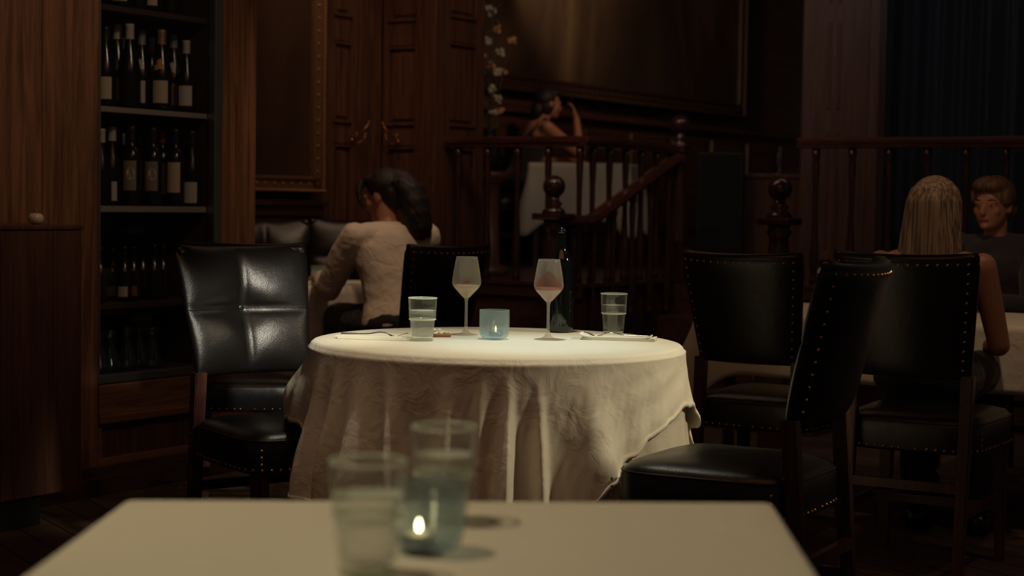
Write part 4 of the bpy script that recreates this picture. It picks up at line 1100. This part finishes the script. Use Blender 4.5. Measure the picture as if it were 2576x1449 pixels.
def st_mesh(p0, p1):
    b = bmesh.new(); d = Vector(p1) - Vector(p0); rings = []
    n = Vector((d.y, -d.x, 0)).normalized()
    for p in (p0, p1): rings.append([b.verts.new(Vector(p) + n * a * .009 + Vector((0, 0, c * .014))) for a, c in ((-1, -1), (1, -1), (1, 1), (-1, 1))])
    for i in range(4): b.faces.new((rings[0][i], rings[0][(i + 1) % 4], rings[1][(i + 1) % 4], rings[1][i]))
    b.faces.new(rings[0][::-1]); b.faces.new(rings[1]); bmesh.ops.recalc_face_normals(b, faces=b.faces[:])
    me = bpy.data.meshes.new('chair_stretcher'); b.to_mesh(me); b.free(); me.materials.append(W_chair); return me
STR = [st_mesh((-.176, -.245, .21), (-.188, .186, .21)), st_mesh((.176, -.245, .21), (.188, .186, .21)), st_mesh((-.184, -.02, .21), (.184, -.02, .21)), st_mesh((-.17, -.247, .29), (.17, -.247, .29))]
def chair(x, y, f, label, s=1.0, nails=True):
    a = math.atan2(-f[0], f[1])
    r = thing('dining_chair', label, 'chair', (x, y, 0), a, 'black leather dining chairs'); r.scale = (s, s, s)
    def add(nm, me, par=r):
        o = bpy.data.objects.new(nm, me); C.objects.link(o); o.parent = par; return o
    bk = add('backrest', _CM['back']); add('top_roll', _CM['roll'], bk); add('seam', _CM['seam'], bk); add('tuft_button', _CM['button'], bk)
    se = add('seat', _CM['seat']); add('piping', _CM['piping'], se)
    if nails:
        for par, lst in ((bk, NB), (se, NS)):
            for p, n in lst:
                q = add('brass_nail', NAIL, par); q.location = p - n * .0006; q.rotation_euler = n.to_track_quat('Z', 'Y').to_euler()
    for m in LEGS: add('leg', m)
    for m in STR: add('stretcher', m)
    return r
chair(-.645, 4.83, (.60, -.80), 'tufted black leather chair at the left of the round table, lit front showing', 1.01)
chair(.56, 4.18, (-.87, .49), 'black leather chair right of the round table, seat turned towards it, nearest the camera', 1.03)
chair(.925, 5.86, (.53, .85), 'black leather chair seen from behind, just right of the round table')
chair(1.35, 5.36, (.50, .866), 'black leather chair the blonde woman sits in, seen from behind', 1.02)
chair(-.45, 6.96, (-.66, .75), 'black leather chair the woman in the white shirt sits in', .98)
chair(-.955, 6.15, (-.08, .99), 'dark leather chair half hidden behind the tufted chair')
chair(-1.13, 8.02, (.35, -.94), 'dark chair at the left end of the small table, under the gilt frame', 1.05, False)
chair(-.89, 8.58, (-.1, -.99), 'dark chair beyond the left table, beside the woman in the white shirt', 1.05, False)

# ------------------------------------------------------------------ other tables
def square_table(pts, z, drop, label_t, label_c, amp=.02, legz=0, mt=M_cloth):
    cx = sum(p[0] for p in pts) / 4; cy = sum(p[1] for p in pts) / 4
    t = thing('dining_table', label_t, 'table', (cx, cy, legz))
    o = rounded_poly([(p[0] - cx, p[1] - cy) for p in pts], .03)
    b = bmesh.new(); poly_prism(b, [(x * .98, y * .98) for x, y in o], z - legz - .035, z - legz - .004); obj('tabletop', b, W_mahog, t, False)
    for p in pts:
        q = (Vector((p[0] - cx, p[1] - cy)) * .84); obj('leg', box(q.x - .022, q.x + .022, q.y - .022, q.y + .022, 0, z - legz - .036, .004), W_mahog, t, False)
    o2 = rounded_poly(pts, .025); n = len(o2)
    cor = [min((Vector(q) - Vector(p)).length for p in pts) for q in o2]
    c = drape('tablecloth', o2, z, lambda i: drop + .12 * math.exp(-(cor[i] / .10) ** 2), lambda i, s: .003 + (amp * (1 + math.sin(i * .22)) + .06 * math.exp(-(cor[i] / .06) ** 2)) * smoothstep(0, drop, s), mt, nd=12)
    tag(c, label_c, 'tablecloth')
def quad(p, f, L, Wd):   # near-left corner, facing f: r to the right
    f = Vector(f).normalized(); r = Vector((f.y, -f.x)); p = Vector(p)
    return [tuple(p), tuple(p + r * L), tuple(p + r * L + f * Wd), tuple(p + f * Wd)]
square_table(quad((.70, 6.42), (.53, .85), 1.62, .75), TZ, .24, 'long dining table behind the two right-hand chairs, under a cloth', 'ivory tablecloth on the table where the blonde woman sits', .012)
square_table(quad((-1.04, 7.66), (-.30, .95), .60, .56), TZ, .46, 'small dining table at left where the woman in white sits', 'ivory tablecloth on the left table, falling beside the seated woman', .02)
square_table(quad((.10, 12.25), (.25, .97), .76, .55), PZ + .745, .42, 'small square table up on the gallery behind the railing', 'white tablecloth on the gallery table, seen through the balusters', .015, PZ)
candle(-.93, 8.05, TZ + .0005, 'small candle holder glowing on the left table beside the woman in white', M_flame2, off=(0, -.01), s=.95, power=.02, gm=G_blue2)

# laptop-like dark folded menu is not shown; ------------------------------------------------------------------ people
def rot(yaw=0, pitch=0, roll=0): return Euler((pitch, roll, yaw), 'XYZ').to_matrix()
def capsule(bm, p0, r0, p1, r1, seg=16):
    p0, p1 = Vector(p0), Vector(p1); add_tube(bm, [p0, p0.lerp(p1, .5), p1], [r0, (r0 + r1) / 2 * 1.02, r1], seg); add_ball(bm, p0, r0, 2); add_ball(bm, p1, r1, 2)
def remeshed(bm, voxel, smooth=6, noise=None):
    me = bpy.data.meshes.new('tmp'); bm.to_mesh(me); bm.free()
    o = bpy.data.objects.new('tmp', me); C.objects.link(o)
    m = o.modifiers.new('r', 'REMESH'); m.mode = 'VOXEL'; m.voxel_size = voxel
    s = o.modifiers.new('s', 'SMOOTH'); s.iterations = smooth; s.factor = .5
    if noise:
        tx = bpy.data.textures.new('folds', 'CLOUDS'); tx.noise_scale = noise[0]; tx.noise_depth = 2
        d = o.modifiers.new('d', 'DISPLACE'); d.texture = tx; d.strength = noise[1]; d.mid_level = .5
    dg = bpy.context.evaluated_depsgraph_get(); nm = bpy.data.meshes.new_from_object(o.evaluated_get(dg)); bpy.data.objects.remove(o)
    nm.materials.clear()
    for p in nm.polygons: p.use_smooth = True
    return nm
def link_mesh(name, me, mat, parent=None):
    o = bpy.data.objects.new(name, me); C.objects.link(o); me.materials.append(mat)
    if parent: o.parent = parent
    return o
def head_into(bm, c, R3, s=1.0):
    """head facing local +Y, c = centre of skull"""
    c = Vector(c)
    def E(p, r, M=None):
        add_ball(bm, c + R3 @ (Vector(p) * s), tuple(v * s for v in r), 3, M3=(R3 @ M) if M is not None else R3)
    E((0, -.012, .02), (.073, .092, .088)); E((0, .022, -.028), (.060, .066, .080)); E((0, .045, -.072), (.038, .040, .032))
    E((0, .062, .010), (.050, .030, .030)); E((0, .094, -.018), (.0105, .016, .022), rot(0, .35)); E((0, .100, -.030), (.014, .012, .010))
    E((0, .080, -.052), (.022, .012, .007)); E((0, .078, -.062), (.019, .012, .006)); E((0, .078, -.085), (.018, .016, .013))
    for q in (-1, 1):
        E((q * .073, -.005, -.008), (.008, .018, .030), rot(0, .2)); E((q * .032, .058, -.022), (.026, .020, .024)); E((q * .030, .076, .016), (.020, .012, .006))
        E((q * .030, .070, .002), (.0125, .0125, .0125))
def eyes(body, c, R3, s=1.0):
    for q in (-1, 1):
        b = bmesh.new(); p = Vector(c) + R3 @ (Vector((q * .030, .0745, .003)) * s); add_ball(b, p, (.011 * s, .009 * s, .006 * s), 2, M3=R3); e = obj('eye', b, M_eye, body)
        b = bmesh.new(); add_ball(b, p + R3 @ Vector((0, .0072 * s, 0)), (.0055 * s, .003 * s, .0052 * s), 2, M3=R3); obj('iris', b, M_iris, e)
    b = bmesh.new(); add_ball(b, Vector(c) + R3 @ (Vector((0, .087, -.056)) * s), (.021 * s, .0065 * s, .0085 * s), 2, M3=R3); obj('lips', b, M_lip, body)
    b = bmesh.new()
    for q in (-1, 1): add_tube(b, [Vector(c) + R3 @ (Vector((q * x, y, z)) * s) for x, y, z in ((.014, .086, .021), (.030, .087, .026), (.046, .074, .021))], [.002, .003, .0015], 6)
    obj('eyebrows', b, M_iris, body)
def hand_into(bm, wrist, dirv, palm_n, side, curl=.5, s=1.0):
    """dirv along fingers, palm_n out of the palm, side +1/-1 puts the thumb"""
    d = Vector(dirv).normalized(); n = Vector(palm_n); n = (n - d * n.dot(d)).normalized(); x = d.cross(n) * side; wv = Vector(wrist)
    M3 = Matrix((x, d, n)).transposed()
    add_ball(bm, wv + d * .045 * s, (.038 * s, .050 * s, .014 * s), 3, M3=M3); capsule(bm, wv, .023 * s, wv + d * .03 * s, .024 * s, 10)
    for k, (off, L) in enumerate(((.029, .070), (.010, .078), (-.010, .073), (-.028, .058))):
        p = wv + d * .085 * s + x * off * s; a = curl * .5; r = .0085 * s
        for seg in range(3):
            l = L * (.45, .32, .23)[seg] * s; dd = d * math.cos(a) + n * math.sin(a) + x * off * 1.5; q = p + dd.normalized() * l
            capsule(bm, p, r, q, r * .9, 8); p = q; r *= .9; a += curl
    p = wv + d * .025 * s + x * .030 * s; q = p + (d * .6 + x * .8 + n * .3).normalized() * .040 * s; t = q + (d * .9 + x * .3 + n * .4).normalized() * .030 * s
    capsule(bm, p, .012 * s, q, .010 * s, 8); capsule(bm, q, .010 * s, t, .008 * s, 8)

def seated(name, label, loc, yaw, headyaw, headpitch, hair, top, lean=.0, arms='table', sleeves=True, bottoms=M_blackcloth, zseat=.50, voxel=.0075, scale=1.0, headoff=(0, 0, 0), face=True, shoulders_bare=False, shoes=True, topneck=None, hairfn=None):
    """seated person, hips above (0,0,zseat), facing local +Y before yaw"""
    H0 = Vector((0, 0, zseat + .09)); CHs = Vector((0, .06 + lean, zseat + .40)); NK = Vector((0, .085 + lean * 1.3, zseat + .54))
    HD = Vector((0, .115 + lean * 1.45, zseat + .655)) + Vector(headoff); R3 = rot(headyaw, headpitch)
    bm = bmesh.new(); ct = bmesh.new(); cb = bmesh.new()
    def etube(b, secs, seg=28):
        rings = [[b.verts.new(Vector(c) + Vector((rx * math.cos(2 * PI * k / seg), ry * math.sin(2 * PI * k / seg), 0))) for k in range(seg)] for c, rx, ry in secs]
        for p_, q_ in zip(rings, rings[1:]):
            for k in range(seg): b.faces.new((p_[k], p_[(k + 1) % seg], q_[(k + 1) % seg], q_[k]))
        b.faces.new(rings[0][::-1]); b.faces.new(rings[-1])
    def trunk(b, g):
        etube(b, [(H0 + Vector((0, 0, -.07)), .13 + g, .09 + g), (H0, .162 + g, .112 + g), (H0.lerp(CHs, .3), .138 + g, .098 + g), (H0.lerp(CHs, .6), .143 + g, .103 + g), (H0.lerp(CHs, .85), .160 + g, .108 + g), (CHs + Vector((0, 0, .03)), .165 + g, .104 + g), (CHs + Vector((0, 0, .085)), .135 + g, .08 + g), (CHs + Vector((0, 0, .125)), .06 + g, .055 + g)])
    def torso(b, g):
        trunk(b, g)
        capsule(b, CHs + Vector((-.12, 0, .07)), .055 + g, CHs + Vector((.12, 0, .07)), .055 + g)
    torso(bm, 0); capsule(bm, CHs + Vector((0, 0, .06)), .055, NK, .047); capsule(bm, NK, .047, HD + Vector((0, -.02, -.04)), .050)
    head_into(bm, HD, R3)
    SH = {s: CHs + Vector((s * .175, 0, .075)) for s in (-1, 1)}
    for s in (-1, 1):
        if arms == 'table': EL = SH[s] + Vector((s * .06, .16, -.245)); WR = EL + Vector((-s * .06, .235, .045)); hd = Vector((-s * .3, 1, -.05)); pn = Vector((0, 0, -1))
        elif arms == 'raised' and s == 1: EL = SH[s] + Vector((.03, .26, -.19)); WR = EL + Vector((-.03, -.02, .245)); hd = Vector((-.25, -.15, 1)); pn = Vector((-.6, -1, 0))
        elif arms == 'raised': EL = SH[s] + Vector((-.03, .14, -.245)); WR = EL + Vector((.22, .16, .0)); hd = Vector((1, .4, 0)); pn = Vector((0, 0, -1))
        else: EL = SH[s] + Vector((s * .05, .06, -.27)); WR = EL + Vector((-s * .08, .24, -.02)); hd = Vector((-s * .2, 1, -.1)); pn = Vector((0, 0, -1))
        capsule(bm, SH[s], .047, EL, .037); capsule(bm, EL, .038, WR, .026)
        hand_into(bm, WR, hd, pn, -s, .45)
        KN = H0 + Vector((s * .12, .44, .0)); AN = Vector((s * .12, .40, .09)); TO = AN + Vector((0, .15, -.045))
        capsule(bm, H0 + Vector((s * .085, .02, -.01)), .082, KN, .058); capsule(bm, KN, .056, AN, .036); capsule(bm, AN + Vector((0, -.03, -.045)), .034, TO, .028)
        capsule(cb, H0 + Vector((s * .085, .02, -.01)), .094, KN, .070); capsule(cb, KN, .069, AN + Vector((0, 0, .03)), .055)
        if sleeves:
            capsule(ct, SH[s], .066, EL, .056); capsule(ct, EL, .057, WR - (WR - EL).normalized() * .03, .040)
        if shoes:
            sb = bmesh.new(); capsule(sb, AN + Vector((0, -.03, -.045)), .042, TO, .035)
            for v in sb.verts: v.co.z = max(.004, v.co.z)
            seated.sh.append(sb)
    add_ball(cb, H0 + Vector((0, 0, -.005)), (.178, .128, .095), 3)
    if shoulders_bare:
        etube(ct, [(H0 + Vector((0, 0, -.07)), .14, .10), (H0, .172, .122), (H0.lerp(CHs, .3), .148, .108), (H0.lerp(CHs, .6), .153, .113), (H0.lerp(CHs, .85), .170, .118), (CHs + Vector((0, 0, .01)), .172, .113)])
        for s in (-1, 1): add_tube(ct, [CHs + Vector((s * .09, .10, .02)), CHs + Vector((s * .095, .02, .135)), CHs + Vector((s * .09, -.10, .02))], .022, 8)
    else:
        torso(ct, .014); add_tube(ct, [NK + Vector((0, -.005, -.06)), NK + Vector((0, 0, -.015))], [.085, .062], 20)
    G = Matrix.Translation(loc) @ Matrix.Rotation(yaw, 4, 'Z') @ Matrix.Scale(scale, 4)
    body = link_mesh(name, remeshed(bm, voxel * .8, 3), M_skin); body.matrix_world = G
    tag(body, label, 'person')
    link_mesh('shirt' if sleeves else 'top', remeshed(ct, voxel, 3, (.13, .020) if sleeves else None), top, body)
    link_mesh('trousers', remeshed(cb, voxel, 3, (.09, .012)), bottoms, body)
    for sb in seated.sh: link_mesh('shoe', remeshed(sb, voxel, 2), M_shoe, body)
    seated.sh = []
    if face: eyes(body, HD, R3)
    hb = bmesh.new(); hairfn(hb, HD, R3); link_mesh('hair', remeshed(hb, .005, 4 if hairfn is hair_long else 8, None if hairfn is hair_long else (.05, .006)), hair, body)
    return body
seated.sh = []
def HE(b, c, R3, p, r_, M=None): add_ball(b, c + R3 @ Vector(p), r_, 3, M3=(R3 @ M) if M is not None else R3)
def hair_pony(b, c, R3):
    HE(b, c, R3, (0, -.026, .035), (.084, .092, .088)); HE(b, c, R3, (0, -.06, -.01), (.075, .06, .07)); HE(b, c, R3, (0, .032, .080), (.062, .058, .036))
    ctr = [(0, -.07, .065), (0, -.112, .040), (0, -.138, -.01), (0, -.146, -.07), (.0, -.145, -.13), (.005, -.138, -.19), (.01, -.128, -.24)]
    add_tube(b, [c + R3 @ Vector(v) for v in ctr], [.046, .052, .058, .060, .056, .044, .016], 20)
    for k in range(14):
        a = k * 2.4; q = .036; add_tube(b, [c + R3 @ (Vector(v) + Vector((q * 1.3 * math.cos(a + .5 * i_), q * math.sin(a + .5 * i_), 0))) for i_, v in enumerate(ctr[1:])], [.022, .028, .030, .028, .022, .006], 8)
    for q in (-1, 1): add_tube(b, [c + R3 @ Vector(v) for v in ((q * .040, .070, .088), (q * .060, .088, .045), (q * .066, .088, -.005), (q * .060, .080, -.045))], [.020, .017, .012, .005], 8)
def hair_long(b, c, R3):
    HE(b, c, R3, (0, -.012, .036), (.086, .100, .092))
    secs = [(.085, .078, .085, -.015), (.04, .094, .100, -.018), (-.02, .100, .088, -.030), (-.09, .106, .074, -.045), (-.16, .112, .062, -.058), (-.23, .116, .052, -.068), (-.30, .114, .040, -.075), (-.34, .100, .022, -.078)]
    n = 120; rings = []
    for k, (z, rx, ry, cy) in enumerate(secs):
        g = min(1, max(0, (.03 - z) / .12)); ring = []
        for i_ in range(n):
            a = 2 * PI * i_ / n; f = 1 + g * (.030 * math.sin(11 * a + .3 * k) + .022 * math.sin(23 * a + 1 + .25 * k) + .015 * math.sin(5 * a))
            ring.append(b.verts.new(c + R3 @ Vector((rx * f * math.cos(a), cy + ry * f * math.sin(a), z))))
        rings.append(ring)
    for p_, q_ in zip(rings, rings[1:]):
        for i_ in range(n): b.faces.new((p_[i_], q_[i_], q_[(i_ + 1) % n], p_[(i_ + 1) % n]))
    b.faces.new(rings[0]); b.faces.new(rings[-1][::-1])
def hair_short(b, c, R3):
    HE(b, c, R3, (0, -.020, .035), (.084, .096, .088)); HE(b, c, R3, (.0, .030, .082), (.074, .064, .040)); HE(b, c, R3, (0, -.06, -.02), (.074, .055, .06))
    for q in (-1, 1): HE(b, c, R3, (q * .070, .010, .035), (.018, .038, .045))
def hair_low(b, c, R3):
    HE(b, c, R3, (0, -.028, .030), (.083, .090, .088)); HE(b, c, R3, (0, .030, .080), (.062, .050, .034)); HE(b, c, R3, (0, -.08, -.06), (.06, .05, .08)); HE(b, c, R3, (-.03, -.07, -.13), (.045, .045, .07)); HE(b, c, R3, (.05, -.02, -.02), (.03, .05, .07)); HE(b, c, R3, (-.06, -.02, -.03), (.026, .05, .08))
YW = math.atan2(.45, .89)
seated('person', 'person in a loose white shirt with dark ponytail, seen from behind at the left table', (-.49, 7.36, 0), YW + .02, .62, -.28, H_dark, M_shirt, lean=.06, arms='table', hairfn=hair_pony, zseat=.515)
seated('person', 'person with long straight ash-blonde hair and bare shoulders, back to the camera at right', (1.39, 5.58, 0), -.48, -.1, 0, H_blond, M_blackcloth, lean=-.02, arms='low', sleeves=False, shoulders_bare=True, hairfn=hair_long, zseat=.507, scale=.98, face=False, bottoms=M_blackcloth)
seated('person', 'person with swept-back light brown hair facing the blonde woman across the table', (2.06, 7.0, 0), PI - .72, 0, -.05, H_grey, M_greycloth, arms='table', hairfn=hair_short, zseat=.515)
seated('person', 'person in sleeveless black top up on the gallery, hand raised beside the face', (.04, 12.78, PZ), -1.15, -.1, -.12, H_dark, M_blackcloth, lean=.08, arms='raised', sleeves=False, shoulders_bare=True, hairfn=hair_low, zseat=.52, voxel=.009, scale=1.03)
chair(2.20, 7.12, (-.66, -.75), 'dark leather chair of the person with light brown hair, far right')
def gallery_chair():
    o = chair(.0, 12.74, (.9, .4), 'dark chair on the gallery the person in black sits in'); o.location.z = PZ
gallery_chair()
